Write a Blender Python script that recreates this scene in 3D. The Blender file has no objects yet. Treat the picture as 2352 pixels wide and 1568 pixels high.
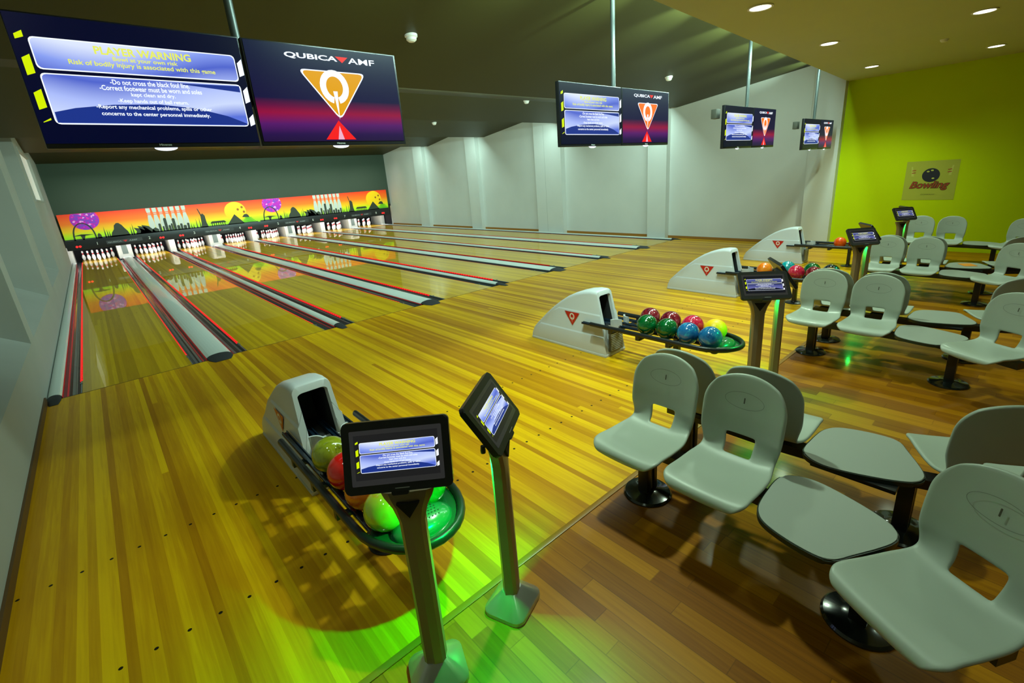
import bpy, bmesh, math, random
from mathutils import Vector, Matrix
PI = math.pi
S = bpy.context.scene
COL = S.collection
random.seed(4)

# ------------------------------------------------------------------ camera
F_PX, CX, CY, CZ = 1080.1861, 0.5253, -7.0827, 1.9972
YAW, PITCH, ROLL = 0.7179, 0.3022, -0.0733
PPX, PPY = 23.778, -40.868
cam_d = bpy.data.cameras.new('camera'); cam = bpy.data.objects.new('camera', cam_d); COL.objects.link(cam)
fw = Vector((math.sin(YAW)*math.cos(PITCH), math.cos(YAW)*math.cos(PITCH), -math.sin(PITCH)))
ri = Vector((math.cos(YAW), -math.sin(YAW), 0)); up = ri.cross(fw)
ri, up = math.cos(ROLL)*ri + math.sin(ROLL)*up, -math.sin(ROLL)*ri + math.cos(ROLL)*up
m = Matrix((ri, up, -fw)).transposed().to_4x4(); m.translation = Vector((CX, CY, CZ)); cam.matrix_world = m
cam_d.sensor_fit = 'HORIZONTAL'; cam_d.sensor_width = 36.0; cam_d.lens = F_PX*36.0/2352.0
cam_d.shift_x = -PPX/2352.0; cam_d.shift_y = PPY/2352.0
cam_d.clip_start = 0.02
S.camera = cam

# ------------------------------------------------------------------ world, colour management
S.view_settings.view_transform = 'Standard'; S.view_settings.look = 'None'
S.view_settings.gamma = 1.0; S.view_settings.use_curve_mapping = False
S.view_settings.exposure = 0.0
W = bpy.data.worlds.new('world'); S.world = W; W.use_nodes = True
W.node_tree.nodes['Background'].inputs[0].default_value = (0.5, 0.6, 0.45, 1)
W.node_tree.nodes['Background'].inputs[1].default_value = 0.02

# ------------------------------------------------------------------ lights
TINT = (0.71, 1.0, 0.74)
TINT_W = (0.63, 1.0, 0.90)
P_DOWN = 98.0      # each recessed downlight
P_FOLD = 210.0      # strips hidden in the ceiling folds
P_PIN = 26.0
P_SCALLOP = 300.0
P_GREEN = 75.0
def light(name, kind, loc, energy, color, aim=None, **kw):
    d = bpy.data.lights.new(name, kind); o = bpy.data.objects.new(name, d); COL.objects.link(o)
    d.energy = energy; d.color = color; o.location = loc
    if aim is not None: o.rotation_euler = (Vector(aim)-Vector(loc)).to_track_quat('-Z', 'Y').to_euler()
    for k, v in kw.items(): setattr(d, k, v)
    return o
def y_sof(x): return -3.725+(x-12.95)*.0765        # the lower ceiling ends along a slightly skewed line
DOWN = [(0.4,-5.05,.16),(3.15,-4.82,1.8),(5.90,-4.80,1.35),(8.45,-4.66,1.25),(11.36,-4.48,1.9),(0.3,-6.35,.10),(3.0,-6.3,.12),(5.8,-6.22,.45),(8.57,-6.16,.45),(11.57,-6.03,.17),
        (1.5,-8.2,.16),(4.5,-8.2,.22),(7.5,-8.2,.22),(10.5,-8.2,.15),(3.0,-9.8,.1),(8.5,-9.8,.1)]
for x, y, k in DOWN:
    light('downlight_beam', 'SPOT', (x, y, 3.385), P_DOWN*k*1.9, TINT, (x, y, 0), spot_size=2.25, spot_blend=.9, shadow_soft_size=.085)
for y, z in ((.26,3.47),(4.41,3.575),(8.66,3.59),(12.86,3.62)):
    light('fold_strip_light', 'AREA', (6.9, y, z-.035), P_FOLD*(1.25 if y < 1 else 1), TINT_W, (6.9, y+1.6, 1.6), shape='RECTANGLE', size=11.0, size_y=.08)
light('soffit_fill_light', 'AREA', (6.8, y_sof(6.8)+.04, 3.56), 300.0, TINT_W, (6.8-.0765*2.3, y_sof(6.8)+2.34, 1.9), shape='RECTANGLE', size=9.2, size_y=.06)  # added unseen fill above the soffit edge, brightens right wall and approach
light('mural_fill_light', 'AREA', (6.3, 15.55, 3.66), 80.0, (1, 1, .92), (6.3, 17.0, 1.25), shape='RECTANGLE', size=12.2, size_y=.08, spread=1.6)  # added unseen fill that brightens the mural, no fixture belongs to it
for k in range(10):
    xx = 0.01+1.37*k; light('soffit_uplight', 'SPOT', (xx, y_sof(xx)+.06, 3.62), P_SCALLOP, (.62, 1, .80), (xx+.1, y_sof(xx)+1.0, 3.935-.1183*(y_sof(xx)+1.0+3.73)), spot_size=.75, spot_blend=.9, shadow_soft_size=.03)

# ------------------------------------------------------------------ materials
MATS = {}
def mat(name, col=(.5,.5,.5), rough=.5, metal=0, spec=.5, coat=0, emit=None, estr=1.0):
    if name in MATS: return MATS[name]
    m = bpy.data.materials.new(name); m.use_nodes = True; b = m.node_tree.nodes['Principled BSDF']
    b.inputs['Base Color'].default_value = (*col, 1); b.inputs['Roughness'].default_value = rough
    b.inputs['Metallic'].default_value = metal; b.inputs['Specular IOR Level'].default_value = spec
    b.inputs['Coat Weight'].default_value = coat; b.inputs['Coat Roughness'].default_value = .05
    if emit: b.inputs['Emission Color'].default_value = (*emit, 1); b.inputs['Emission Strength'].default_value = estr
    MATS[name] = m; return m
class NT:
    def __init__(s, m): s.t = m.node_tree; s.b = s.t.nodes['Principled BSDF']
    def n(s, k, **kw):
        x = s.t.nodes.new(k)
        for a, v in kw.items(): setattr(x, a, v)
        return x
    def l(s, a, b): s.t.links.new(a, b)
    def math(s, op, a, b=None, c=None):
        x = s.n('ShaderNodeMath', operation=op)
        for i, v in enumerate((a, b, c)):
            if v is None: continue
            if isinstance(v, (int, float)): x.inputs[i].default_value = v
            else: s.l(v, x.inputs[i])
        return x.outputs[0]
    def mix(s, f, a, b, mode='MIX'):
        x = s.n('ShaderNodeMix', data_type='RGBA', blend_type=mode)
        for i, v in ((0, f), (6, a), (7, b)):
            if isinstance(v, (int, float)): x.inputs[i].default_value = v
            elif isinstance(v, tuple): x.inputs[i].default_value = (*v, 1)
            else: s.l(v, x.inputs[i])
        return x.outputs[2]
    def pos(s):
        g = s.n('ShaderNodeNewGeometry'); sp = s.n('ShaderNodeSeparateXYZ'); s.l(g.outputs['Position'], sp.inputs[0]); return g.outputs['Position'], sp.outputs
    def ramp(s, f, stops, interp='LINEAR'):
        r = s.n('ShaderNodeValToRGB'); r.color_ramp.interpolation = interp
        e = r.color_ramp.elements
        while len(e) < len(stops): e.new(.5)
        for i, (p, c) in enumerate(stops): e[i].position = p; e[i].color = (*c, 1)
        s.l(f, r.inputs[0]); return r.outputs[0]

def dots_mask(t, sp, x0, dx, y0, r):
    """1 inside small round marks on rows of spacing dx at y0"""
    fx = t.math('SUBTRACT', t.math('FRACT', t.math('DIVIDE', t.math('SUBTRACT', sp[0], x0-dx/2), dx)), .5)
    ax = t.math('MULTIPLY', fx, dx); ay = t.math('SUBTRACT', sp[1], y0)
    d = t.math('ADD', t.math('MULTIPLY', ax, ax), t.math('MULTIPLY', ay, ay))
    return t.math('LESS_THAN', d, r*r)
def board_mat(name, w, stops, rough, seglen, dots=(), coat=0, grain=.5, coat_rough=.03, seam=.0, axis=0, bumpy=0):
    m = mat(name, (.5,.4,.1), rough, coat=coat, spec=.22); t = NT(m); P, sp = t.pos()
    u, v = (sp[0], sp[1]) if axis == 0 else (sp[1], sp[0])
    bi = t.math('FLOOR', t.math('DIVIDE', t.math('ADD', u, 20.0), w))
    wn = t.n('ShaderNodeTexWhiteNoise', noise_dimensions='1D'); t.l(bi, wn.inputs['W'])
    seg = t.math('FLOOR', t.math('ADD', t.math('DIVIDE', t.math('ADD', v, 50.0), seglen), t.math('MULTIPLY', wn.outputs[0], 7.3)))
    wn2 = t.n('ShaderNodeTexWhiteNoise', noise_dimensions='2D'); cb = t.n('ShaderNodeCombineXYZ'); t.l(bi, cb.inputs[0]); t.l(seg, cb.inputs[1]); t.l(cb.outputs[0], wn2.inputs[0])
    # grain, stretched along the board
    mp = t.n('ShaderNodeVectorMath', operation='MULTIPLY'); mp.inputs[1].default_value = (60, 2.2, 1) if axis == 0 else (2.2, 60, 1)
    t.l(P, mp.inputs[0]); ad = t.n('ShaderNodeVectorMath', operation='ADD'); t.l(mp.outputs[0], ad.inputs[0]); cb2 = t.n('ShaderNodeCombineXYZ')
    t.l(t.math('MULTIPLY', wn2.outputs[0], 37.0), cb2.inputs[2]); t.l(cb2.outputs[0], ad.inputs[1])
    nz = t.n('ShaderNodeTexNoise'); nz.inputs['Scale'].default_value = 1.0; nz.inputs['Detail'].default_value = 4; nz.inputs['Distortion'].default_value = .6; t.l(ad.outputs[0], nz.inputs[0])
    f = t.math('ADD', t.math('MULTIPLY', wn2.outputs[0], 1-grain), t.math('MULTIPLY', t.math('SUBTRACT', t.math('MULTIPLY', nz.outputs[0], 1.6), .3), grain))
    c = t.ramp(f, stops)
    if seam:
        fx = t.math('FRACT', t.math('DIVIDE', t.math('ADD', u, 20.0), w))
        e = t.math('LESS_THAN', t.math('MINIMUM', fx, t.math('SUBTRACT', 1.0, fx)), seam)
        fv = t.math('FRACT', t.math('ADD', t.math('DIVIDE', t.math('ADD', v, 50.0), seglen), t.math('MULTIPLY', wn.outputs[0], 7.3)))
        e2 = t.math('LESS_THAN', fv, seam*w/seglen*1.6)
        c = t.mix(t.math('MULTIPLY', t.math('MAXIMUM', e, e2), .38), c, (.05,.02,.002))
    for (x0, dx, y0, r) in dots: c = t.mix(dots_mask(t, sp, x0, dx, y0, r), c, (.012,.008,.004))
    t.l(c, t.b.inputs['Base Color']); t.b.inputs['Coat Roughness'].default_value = coat_rough
    if bumpy:
        n2 = t.n('ShaderNodeTexNoise'); n2.inputs['Scale'].default_value = 2.2; t.l(P, n2.inputs[0])
        rr = t.math('ADD', rough-.04, t.math('MULTIPLY', n2.outputs[0], .1)); t.l(rr, t.b.inputs['Roughness'])
    return m
DOTX, DOTD = .131, .1327
M_APP = board_mat('approach_boards', .0442, [(0,(.36,.135,.0002)),(.3,(.48,.205,.0003)),(.55,(.60,.29,.0004)),(.8,(.76,.42,.0006)),(1,(.80,.46,.0008))], .42, 30.,
    dots=[(DOTX,DOTD,-3.667,.0095),(DOTX,DOTD,-4.596,.0095)], grain=.3, coat=.10, coat_rough=.14, bumpy=1)
M_LANE = board_mat('lane_boards', .0409, [(0,(.42,.22,.0006)),(.35,(.52,.29,.0008)),(.7,(.64,.37,.001)),(1,(.76,.47,.002))], .5, 40.0, dots=[(DOTX,DOTD,4.6,.009)], grain=.3, coat=.75, coat_rough=.010)
M_SEAT_FLOOR = board_mat('settee_floor_planks', .092, [(0,(.18,.055,.0003)),(.3,(.26,.088,.0004)),(.6,(.37,.14,.0006)),(1,(.50,.21,.001))], .40, .78, grain=.38, coat=.14, coat_rough=.10, seam=.025, bumpy=1)
M_WHITEWALL = mat('white_paint', (.60,.60,.56), .6)
M_YELLOW = mat('lime_paint', (.52,.66,.0006), .7, spec=.12)
M_GREYWALL = mat('charcoal_paint', (.052,.075,.052), .8, spec=.2)
M_CEIL = mat('dark_ceiling_paint', (.044,.041,.010), .5, spec=.2)
M_CEIL2 = mat('cream_ceiling_paint', (.46,.47,.22), .75)
def mottled(m, amt, scale):
    t = NT(m); P, sp = t.pos(); nz = t.n('ShaderNodeTexNoise'); nz.inputs['Scale'].default_value = scale; nz.inputs['Detail'].default_value = 5; t.l(P, nz.inputs[0])
    base = tuple(t.b.inputs['Base Color'].default_value)[:3]
    t.l(t.mix(nz.outputs[0], tuple(c*(1-amt) for c in base), tuple(min(1,c*(1+amt)) for c in base)), t.b.inputs['Base Color'])
    bp = t.n('ShaderNodeBump'); bp.inputs['Strength'].default_value = .06; n2 = t.n('ShaderNodeTexNoise'); n2.inputs['Scale'].default_value = 90; t.l(P, n2.inputs[0]); t.l(n2.outputs[0], bp.inputs['Height']); t.l(bp.outputs[0], t.b.inputs['Normal'])
mottled(M_WHITEWALL, .07, 1.3); mottled(M_YELLOW, .05, 1.1); mottled(M_GREYWALL, .08, .8); mottled(M_CEIL2, .05, 1.0)
M_BASEB = mat('oak_skirting', (.30,.13,.02), .5)
M_BLACK = mat('black_plastic', (.012,.013,.014), .32)
M_BLACKM = mat('black_rubber', (.02,.02,.022), .6)
M_PITBLACK = mat('pit_black', (.004,.004,.005), .8)
M_HOOD = mat('light_grey_plastic', (.60,.61,.63), .38, coat=.15)
M_CHAIR = mat('grey_seat_plastic', (.37,.42,.37), .42, coat=.1)
M_TABLE = mat('grey_laminate', (.31,.34,.31), .45)
M_STEEL = mat('brushed_steel', (.30,.24,.15), .38, metal=.5)
M_DGREY = mat('gutter_grey', (.045,.055,.058), .22, coat=.5)
M_LGREY = mat('bumper_grey', (.15,.16,.16), .25, coat=.3)
M_CAP = mat('division_cap_grey', (.60,.63,.57), .38, coat=.25)
M_RAIL = mat('blue_black_rail', (.008,.018,.035), .18, coat=.6)
M_PIN = mat('pin_white', (.86,.86,.84), .18, coat=.6)
M_RED = mat('pin_red', (.65,.01,.02), .25)
M_LOGO = mat('logo_red', (.55,.012,.012), .35)
M_WHITE = mat('logo_white', (.8,.8,.78), .4)
M_TRAY = mat('tray_green_black', (.01,.05,.03), .14, coat=.7)
M_CREAM = mat('cream_panel', (.70,.68,.55), .4)
M_DARKGLASS = mat('screen_glass', (.006,.006,.008), .12)
M_SCRBORDER = mat('screen_border', (.012,.012,.013), .2, emit=(.035,.035,.035), estr=.6)
M_LED = mat('red_led', (.3,.0,.0), .4, emit=(1,.006,.012), estr=2.2)
M_LEDDIM = mat('red_led_dim', (.3,.0,.0), .4, emit=(1,.01,.015), estr=.16)
M_LENS = mat('lamp_lens', (.9,.9,.9), .4, emit=(.95,1,.92), estr=5.0)
M_GREENLED = mat('green_led', (.0,.5,.05), .4, emit=(.0,1,.10), estr=2.5)
M_PINLAMP = mat('pin_lamp_tube', (.9,.9,.9), .4, emit=(.9,.95,1), estr=7.0)
M_ORANGEPAPER = mat('orange_paper', (.75,.25,.01), .6)
M_BLIND = mat('white_blind', (.7,.68,.6), .6, emit=(.72,.72,.62), estr=.38)  # daylight behind the blind is put into its own faint emission
# red LEDs read as a string of dots
t = NT(M_LED); P, sp = t.pos(); wv = t.math('FRACT', t.math('MULTIPLY', sp[1], 11.0)); on = t.math('LESS_THAN', wv, .62)
t.l(t.math('ADD', .35, t.math('MULTIPLY', on, .75)), t.b.inputs['Emission Strength'])

# ------------------------------------------------------------------ mesh helpers
def obj(name, bm, mats, parent=None, smooth=True, loc=None, rotz=None, angle=.6):
    me = bpy.data.meshes.new(name); bm.normal_update(); bm.to_mesh(me); bm.free()
    if not isinstance(mats, (list, tuple)): mats = [mats]
    for x in mats: me.materials.append(x)
    if smooth:
        me.polygons.foreach_set('use_smooth', [True]*len(me.polygons))
        try: me.set_sharp_from_angle(angle=angle)
        except Exception: pass
    o = bpy.data.objects.new(name, me); COL.objects.link(o)
    if parent is not None: o.parent = parent
    if loc is not None: o.location = loc
    if rotz is not None: o.rotation_euler = (0, 0, rotz)
    return o
def tag(o, label, cat, group=None):
    o['label'] = label; o['category'] = cat
    if group: o['group'] = group
    return o
def struct(o): o['kind'] = 'structure'; return o
def thing(name, label, cat, loc=(0,0,0), rotz=0, group=None, scale=1.0):
    o = bpy.data.objects.new(name, None); COL.objects.link(o); o.location = loc; o.rotation_euler = (0,0,rotz); o.scale = (scale,)*3
    o.empty_display_size = .1
    return tag(o, label, cat, group)
def dup(root, loc=None, rotz=None, label=None, group=None, scale=None, mirror=False):
    def cp(o, par):
        c = o.copy(); COL.objects.link(c)
        if par is not None: c.parent = par
        for ch in list(o.children): cp(ch, c)
        return c
    r = cp(root, None)
    if loc is not None: r.location = loc
    if rotz is not None: r.rotation_euler = (0,0,rotz)
    if scale is not None: r.scale = (scale,)*3
    if label: r['label'] = label
    if group: r['group'] = group
    return r
def box(bm, x0, x1, y0, y1, z0, z1, mi=0, bevel=0, segs=2):
    vs = [bm.verts.new((x, y, z)) for z in (z0, z1) for y in (y0, y1) for x in (x0, x1)]
    fs = [bm.faces.new([vs[i] for i in q]) for q in ((0,2,3,1),(4,5,7,6),(0,1,5,4),(2,6,7,3),(0,4,6,2),(1,3,7,5))]
    for f in fs: f.material_index = mi
    if bevel:
        es = list({e for f in fs for e in f.edges})
        r = bmesh.ops.bevel(bm, geom=es, offset=bevel, segments=segs, affect='EDGES', profile=.6)
        for f in r['faces']: f.material_index = mi
    return fs
def prism(bm, pts, z0, z1, mi=0, mit=None, bevel=0):
    """pts: list of (x,y) counter-clockwise"""
    a = [bm.verts.new((x, y, z0)) for x, y in pts]; b = [bm.verts.new((x, y, z1)) for x, y in pts]
    n = len(pts); fs = [bm.faces.new(a[::-1]), bm.faces.new(b)]
    for i in range(n): fs.append(bm.faces.new((a[i], a[(i+1)%n], b[(i+1)%n], b[i])))
    for f in fs: f.material_index = mi
    if mit is not None: fs[1].material_index = mit
    if bevel:
        bmesh.ops.bevel(bm, geom=list(fs[1].edges)+list(fs[0].edges), offset=bevel, segments=3, affect='EDGES')
    return fs
def tube(bm, path, r, n=10, closed=False, mi=0, cap=True, ry=None):
    path = [Vector(p) for p in path]; rings = []
    for i, p in enumerate(path):
        a = path[i-1] if (i > 0 or closed) else p; b = path[(i+1) % len(path)] if (i < len(path)-1 or closed) else p
        d = (b-a).normalized(); s = d.cross(Vector((0,0,1)))
        s = s.normalized() if s.length > 1e-4 else Vector((1,0,0)); u = s.cross(d).normalized()
        rr = r[i] if isinstance(r, (list, tuple)) else r
        rings.append([bm.verts.new(p + s*math.cos(2*PI*k/n)*rr + u*math.sin(2*PI*k/n)*(ry if ry else rr)) for k in range(n)])
    m_ = len(rings)
    for i in range(m_ if closed else m_-1):
        A, B = rings[i], rings[(i+1) % m_]
        for k in range(n):
            f = bm.faces.new((A[k], A[(k+1)%n], B[(k+1)%n], B[k])); f.material_index = mi
    if cap and not closed:
        bm.faces.new(rings[0]).material_index = mi; bm.faces.new(rings[-1][::-1]).material_index = mi
def lathe(bm, prof, n=24, c=(0,0,0), mi=0, mf=None):
    rings = []
    for r, z in prof:
        rings.append([bm.verts.new((c[0]+r*math.cos(2*PI*k/n), c[1]+r*math.sin(2*PI*k/n), c[2]+z)) for k in range(n)] if r > 1e-6 else [bm.verts.new((c[0], c[1], c[2]+z))])
    for i in range(len(rings)-1):
        A, B = rings[i], rings[i+1]
        for k in range(n):
            k2 = (k+1) % n
            if len(A) == 1 and len(B) == 1: continue
            q = (A[0], B[k2], B[k]) if len(A) == 1 else ((A[k], A[k2], B[0]) if len(B) == 1 else (A[k], A[k2], B[k2], B[k]))
            f = bm.faces.new(q); f.material_index = mf(i) if mf else mi
    if len(rings[0]) > 1: bm.faces.new(rings[0][::-1]).material_index = mf(0) if mf else mi
    if len(rings[-1]) > 1: bm.faces.new(rings[-1]).material_index = mf(len(rings)-2) if mf else mi
def rrect(w, h, r, n=5, cx=0, cy=0):
    p = []
    for (sx, sy, a0) in ((1,-1,-PI/2),(1,1,0),(-1,1,PI/2),(-1,-1,PI)):
        for k in range(n+1):
            a = a0 + k*(PI/2)/n; p.append((cx+sx*(w/2-r)+r*math.cos(a), cy+sy*(h/2-r)+r*math.sin(a)))
    return p
def newbm(): return bmesh.new()
# text as plain mesh, merged into a target bmesh through matrix M (text lies in its own x-y plane)
_tc = {}
def text_mesh(s, bold=0.0, shear=0.0, sx=1.0):
    key = (s, bold, shear, sx)
    if key in _tc: return _tc[key]
    cu = bpy.data.curves.new('t', 'FONT'); cu.body = s; cu.size = 1.0; cu.align_x = 'CENTER'; cu.align_y = 'CENTER'; cu.offset = bold; cu.shear = shear; cu.resolution_u = 3
    o = bpy.data.objects.new('t', cu); COL.objects.link(o)
    bpy.context.view_layer.update()
    me = bpy.data.meshes.new_from_object(o.evaluated_get(bpy.context.evaluated_depsgraph_get()))
    bpy.data.objects.remove(o); bpy.data.curves.remove(cu)
    for v in me.vertices: v.co.x *= sx
    _tc[key] = me; return me
def put_text(bm, s, M, width=None, height=None, mi=0, bold=0.0, shear=0.0, sx=1.0):
    me = text_mesh(s, bold, shear, sx)
    if not me.vertices: return
    xs = [v.co.x for v in me.vertices]; ys = [v.co.y for v in me.vertices]
    cx, cy = (min(xs)+max(xs))/2, (min(ys)+max(ys))/2; ww, hh = max(xs)-min(xs), max(ys)-min(ys)
    if width and height: kx, ky = width/ww, height/hh
    elif width: kx = ky = width/ww
    else: kx = ky = height/hh
    vs = [bm.verts.new(M @ Vector(((v.co.x-cx)*kx, (v.co.y-cy)*ky, 0))) for v in me.vertices]
    for p in me.polygons:
        try: bm.faces.new([vs[i] for i in p.vertices]).material_index = mi
        except ValueError: pass
def poly(bm, pts, M, mi=0, z=0):
    f = bm.faces.new([bm.verts.new(M @ Vector((x, y, z))) for x, y in pts]); f.material_index = mi; return f
def T(x=0, y=0, z=0): return Matrix.Translation((x, y, z))
def q_letter(bm, M, R, mi):
    """ring with a long pointed tail, seen as a Q"""
    n = 28
    for k in range(n):
        a, b = 2*PI*k/n, 2*PI*(k+1)/n
        if -PI/2-.28 < ((a+b)/2+PI/2) % (2*PI) - PI/2 - 0 and abs(((a+b)/2) - 3*PI/2) < .20: continue
        ro, rin = R, R*.62
        poly(bm, [(ro*.92*math.cos(a), ro*math.sin(a)), (ro*.92*math.cos(b), ro*math.sin(b)), (rin*.86*math.cos(b), rin*math.sin(b)), (rin*.86*math.cos(a), rin*math.sin(a))], M, mi)
    poly(bm, [(-.14*R, -.25*R), (0, -1.95*R), (.14*R, -.25*R)], M @ T(0,0,.0004), mi)
def tri_round(w, h, r=.12):
    """downward triangle, rounded corners; origin at top centre"""
    P = [Vector((-w/2, 0)), Vector((0, -h)), Vector((w/2, 0))]; out = []
    for i in range(3):
        p, a, b = P[i], P[i-1], P[(i+1) % 3]; rr = r*w*.6
        s, e = p+(a-p).normalized()*rr, p+(b-p).normalized()*rr
        for k in range(5):
            u = k/4; out.append(tuple(s*(1-u)**2 + p*2*u*(1-u) + e*u*u))
    return out

# ------------------------------------------------------------------ layout
LW, GW, DWID, DNAR = 1.0636, .1748, .2855, .1233
LX = []; x = 0.0
for i in range(8):
    LX.append(x); x += LW + 2*GW + (DWID if i % 2 == 0 else DNAR)
XR = LX[7] + LW
WALL_L, WALL_R = -.30, 12.94
Y_END, Y_MASK, Y_BACK = 19.3, 17.15, 17.30
Y_SET, Y_SOF, Y_FRONT = -5.466, -3.73, -11.5
ZLOW = 3.41

# ------------------------------------------------------------------ floor
bm = newbm()
def quad(bm, a, b, c, d, mi=0):
    f = bm.faces.new([bm.verts.new(p) for p in (a, b, c, d)]); f.material_index = mi; return f
FX0, FX1 = -.9, 13.2
box(bm, FX0, FX1, Y_SET, -.004, -.15, 0, 0)
box(bm, FX0, FX1, Y_FRONT-.2, Y_SET, -.15, 0, 1)
box(bm, FX0, FX1, .0, 20.4, -.30, -.15, 2)
box(bm, XR+GW+.09, FX1, .0, 17.3, -.15, -.002, 3)     # narrow strip beside the right wall
struct(obj('floor', bm, [M_APP, M_SEAT_FLOOR, M_PITBLACK, M_APP], smooth=False))
bm = newbm(); box(bm, WALL_L, WALL_R, Y_SET-.018, Y_SET+.018, -.002, .006, 0, .002)
struct(obj('trim_1', bm, mat('floor_trim', (.30,.14,.01), .3)))
bm = newbm(); box(bm, WALL_L+.1, XR+GW, -.005, .007, -.01, .0012, 0)
struct(obj('trim_2', bm, mat('foul_line_dark', (.07,.035,.004), .5), smooth=False))

# ------------------------------------------------------------------ walls
def wall_profile_right():
    """plan of the white right wall: recesses and piers, from far to near"""
    f, r = 12.755, 12.94
    p = [(r, 17.4)]
    for a, b in ((13.95, 13.15), (9.72, 9.02), (5.62, 4.36), (.98, .38), (-3.16, -3.735)):
        p += [(r, a), (f, a), (f, b), (r, b)]
    return p
pr_ = wall_profile_right(); bm = newbm()
for a, b in zip(pr_, pr_[1:]): quad(bm, (*a, -.02), (*a, 4.3), (*b, 4.3), (*b, -.02))
quad(bm, (12.755, 5.13, .05), (12.7545, 5.13, 3.6), (12.7545, 5.122, 3.6), (12.755, 5.122, .05), 1)
quad(bm, (13.2, 17.4, -.02), (13.2, 17.4, 4.3), (13.2, -3.735, 4.3), (13.2, -3.735, -.02))
struct(obj('wall_right', bm, [M_WHITEWALL, mat('joint_grey', (.25,.26,.24), .6)], smooth=False))
bm = newbm(); box(bm, WALL_R, 13.2, Y_FRONT, -3.735, -.02, 4.3)
struct(obj('wall_right.001', bm, M_YELLOW, smooth=False))
bm = newbm()
for a, b in ((17.25,13.95),(13.15,9.72),(9.02,5.62),(4.36,.98)): box(bm, WALL_R-.018, WALL_R, b, a, -.002, .075, 0)
box(bm, WALL_R-.018, WALL_R, -3.16, .38, 0, .07, 0)
struct(obj('baseboard_right', bm, M_BASEB, smooth=False))
bm = newbm(); box(bm, WALL_L, WALL_L+.016, Y_FRONT, -.05, 0, .07, 0)
struct(obj('baseboard_left', bm, mat('dark_skirting', (.10,.045,.01), .5), smooth=False))
# left wall: piers with deep blind bays and sloping sills
bm = newbm(); f, r = WALL_L, WALL_L-.38; zt = 4.3
bays = [(9.55, 5.9), (4.7, .95), (.58, -3.4)]
segs = [17.4]; 
cur = 17.4
for a, b in bays:
    if a == 9.55:
        # pier with the high window opening 10.45..13.9, z 2.3..3.53
        quad(bm, (f,17.4,-.2), (f,13.9,-.2), (f,13.9,zt), (f,17.4,zt)); quad(bm, (f,13.9,-.2), (f,10.45,-.2), (f,10.45,2.3), (f,13.9,2.3))
        quad(bm, (f,13.9,3.53), (f,10.45,3.53), (f,10.45,zt), (f,13.9,zt)); quad(bm, (f,10.45,-.2), (f,a,-.2), (f,a,zt), (f,10.45,zt))
    else:
        quad(bm, (f,cur,-.2), (f,a,-.2), (f,a,zt), (f,cur,zt))
    quad(bm, (f,a,-.2), (f,b,-.2), (f,b,.56), (f,a,.56))              # parapet
    quad(bm, (f,a,.56), (f,b,.56), (r,b,.80), (r,a,.80))              # sloping sill
    quad(bm, (r,a,.80), (r,b,.80), (r,b,zt), (r,a,zt))
    quad(bm, (f,a,.56), (r,a,.80), (r,a,zt), (f,a,zt)); quad(bm, (f,b,.56), (f,b,zt), (r,b,zt), (r,b,.80))
    cur = b
quad(bm, (f,cur,-.2), (f,Y_FRONT,-.2), (f,Y_FRONT,zt), (f,cur,zt))
struct(obj('wall_left', bm, mat('left_wall_paint', (.34,.34,.30), .7), smooth=False)); mottled(MATS['left_wall_paint'], .08, 1.5)
bm = newbm(); quad(bm, (r-.15,18,-.2), (r-.15,Y_FRONT,-.2), (r-.15,Y_FRONT,zt), (r-.15,18,zt)); struct(obj('wall_left.001', bm, MATS['left_wall_paint'], smooth=False))
wfr = newbm(); box(wfr, f-.10, f+.012, 10.41, 10.47, 2.26, 3.57); box(wfr, f-.10, f+.012, 13.88, 13.94, 2.26, 3.57); box(wfr, f-.10, f+.012, 10.47, 13.88, 2.26, 2.31); box(wfr, f-.10, f+.012, 10.47, 13.88, 3.52, 3.57)
win = struct(obj('window_1', wfr, MATS['left_wall_paint'], smooth=False))
bm = newbm(); box(bm, f-.06, f-.05, 10.47, 13.88, 2.31, 3.52); obj('blind', bm, M_BLIND, win, smooth=False)
bm = newbm(); box(bm, -.9, 13.2, Y_BACK, Y_BACK+.2, 1.1, 4.3); struct(obj('wall_back', bm, M_GREYWALL, smooth=False))
bm = newbm(); box(bm, -.9, 13.2, 20.2, 20.4, -.2, 1.1); box(bm, -.9, 13.2, Y_BACK, 20.4, 1.0, 1.1); box(bm, -.9, -.44, Y_BACK, 20.3, -.2, 1.05); box(bm, 13.0, 13.2, Y_BACK, 20.3, -.2, 1.05); struct(obj('wall_back.001', bm, M_PITBLACK, smooth=False))
bm = newbm(); box(bm, -.9, 13.2, Y_FRONT-.2, Y_FRONT, 0, 4.3); struct(obj('wall_front', bm, mat('front_wall_paint', (.45,.44,.30), .7), smooth=False))

# ------------------------------------------------------------------ ceilings
bm = newbm(); prof = [(-3.73, 3.935)]
for v in (.2, 4.35, 8.6, 12.8): prof += [(v, 3.47 + .02*(v > 1)*3), (v+2.15 if v < 12 else 15.2, 3.80)]
prof += [(17.3, 3.60)]
prof = [(-5.0,4.085),(.2,3.47),(2.3,3.80),(4.35,3.575),(6.34,3.85),(8.6,3.59),(11.06,3.85),(12.8,3.62),(15.3,3.83),(17.32,3.61)]
for (a, za), (b, zb) in zip(prof, prof[1:]):
    quad(bm, (-.9,a,za), (-.9,b,zb), (13.2,b,zb), (13.2,a,za))
quad(bm, (-.9,17.32,4.3), (-.9,-5.0,4.3), (13.2,-5.0,4.3), (13.2,17.32,4.3))
struct(obj('ceiling', bm, M_CEIL, smooth=False))
bm = newbm(); prism(bm, [(-.9,Y_FRONT-.2),(13.2,Y_FRONT-.2),(13.2,y_sof(13.2)),(-.9,y_sof(-.9))], ZLOW, 4.3); struct(obj('ceiling.001', bm, M_CEIL2, smooth=False))

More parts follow.
